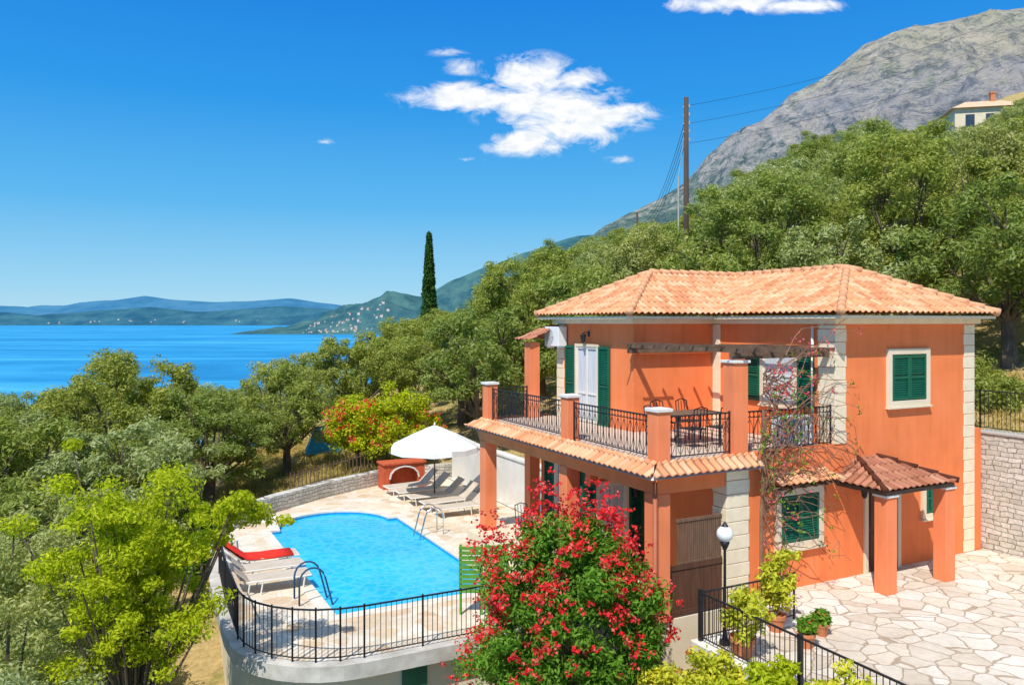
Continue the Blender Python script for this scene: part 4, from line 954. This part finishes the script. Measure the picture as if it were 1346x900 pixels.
rg=np.random.default_rng(2); cs=[];
for i in range(2600):
    x=rg.uniform(-14,-4); y=rg.uniform(29,44); a,b=toL(x,y)
    if a<.5 and b<18.6: continue
    cs.append((x,y,H(x,y)+.1))
for i in range(900):
    a=rg.uniform(8.8,14.3); b=rg.uniform(-9,8.5); x,y,_=L(a,b); cs.append((x,y,3.08+max(0,a-9.4)*.24))
go=leaves('dry_grass',cs,[.35]*len(cs),[14]*len(cs),.34,.03,7,ML_dry,None,flat=.4,vert=3); go['kind']='stuff'; go['label']='tufts of dry yellow grass on the slope'; go['category']='grass'
fe=thing('wooden_fence',(-9.6,34.5,H(-9.6,34.5)),0,'low dark wooden picket fence on the grassy slope','fence')
mb=MB(); bz=H(-9.6,34.5)
for i in range(30):
    t=i/29; x=t*4.6; y=t*1.6; z=(H(-9.6+x,34.5+y)-bz); mb.box(x-.02,y-.01,z-.2,x+.02,y+.01,z+.95)
mb.build('pickets',M_wood,fe); mb=MB()
for zz in (.25,.8): mb.tube([(0,.0,zz),(2.3,.8,zz+H(-7.3,35.3)-bz),(4.6,1.6,zz+H(-5,36.1)-bz)],.025,4)
mb.build('rails',M_wood,fe)
tp=thing('garden_tent',(-9.6,41,H(-9.6,41)),.3,'small teal pitched tarpaulin shelter among the olive trees','tent')
mb=MB(); mb.add([(-1,-.8,0),(1,-.8,0),(1,.8,0),(-1,.8,0),(-.5,0,1.3),(.5,0,1.3)],[(0,1,5,4),(1,2,5),(2,3,4,5),(3,0,4)]); mb.build('cover',M_blue,tp); mb=MB(); mb.tube([(0,0,0),(0,0,1.4)],.03,6); mb.build('pole',M_wood,tp)

def upole(x,y,z0,z1,r,lab):
    e=thing('utility_pole',(x,y,z0),0,lab,'utility pole','wooden utility poles')
    h=z1-z0; mb=MB(); mb.tube([(0,0,-1),(0,0,h)],[r,r*.7],10); mb.build('pole_shaft',M_pole,e,smooth=True)
    mb=MB()
    for k in range(5): mb.box(-.18,-.03,h-.5-k*.42,.18,.03,h-.46-k*.42); mb.cyl((.16,0,h-.46-k*.42),(.16,0,h-.34-k*.42),.035,.03,6)
    mb.build('insulators',M_rib,e); return e
upole(8.75,40,H(8.75,40),17.3,.165,'tall wooden utility pole with insulators above the olive grove')
upole(13.2,84,H(13.2,84),17.6,.15,'smaller wooden utility pole further down the line')
st=thing('metal_mast',(8.4,40.2,H(8.4,40.2)),0,'thin pale metal stay pole beside the utility pole','pole')
mb=MB(); mb.tube([(0,0,-.5),(.0,0,9.6)],[.05,.04],8); mb.tube([(0,0,9.6),(.33,-.1,12.2)],.012,4); mb.build('pole_shaft',M_rib,st)
def wire(p,q,sag,lab='thin black overhead wire strung between utility poles',r=.010):
    p=Vector(p);q=Vector(q); mb=MB(); pts=[]
    for i in range(25):
        t=i/24; v=p.lerp(q,t); v.z-=sag*4*t*(1-t); pts.append(tuple(v-p))
    mb.tube(pts,r,4); e=thing('overhead_wire',tuple(p),0,lab,'overhead wire','overhead wires'); mb.build('cable',M_iron,e)
for k in range(4): wire((8.9,40,16.9-k*.42),(13.3,84,17.2-k*.35),2.0,r=.016)
for k,(dz) in enumerate((0,-.9,-1.9)): wire((8.9,40,16.9+dz),(34,43,25.5+dz*1.2),.9)

hx,hy=61.5,104; hz=28.4
hh=thing('hillside_house',(hx,hy,hz),R(-12),'cream hillside house with pale terracotta roof and chimney','house',scale=.82)
mb=MB(); mb.box(-5,-3,-6,5,3,6.2); mb.build('wall',M_cream,hh)
mb=MB(); mb.add([(-5.6,-3.6,6.2),(5.6,-3.6,6.2),(5.6,3.6,6.2),(-5.6,3.6,6.2),(-2.6,0,7.9),(2.6,0,7.9)],[(0,1,5,4),(1,2,5),(2,3,4,5),(3,0,4),(0,3,2,1)]); rf=mb.build('roof',pm('pale_roof_tiles',(.72,.50,.33),(.58,.38,.23),3,.8),hh)
mb=MB(); mb.box(1.0,-.4,6.5,1.7,.3,9.0); mb.box(.9,-.5,9.0,1.8,.4,9.2); mb.build('chimney',M_clayd,rf)
for x in (-3.5,-.6,2.3): mb=MB(); mb.box(x,-3.05,3.2,x+1.3,-2.98,5.2); mb.build('window',M_glass,hh)
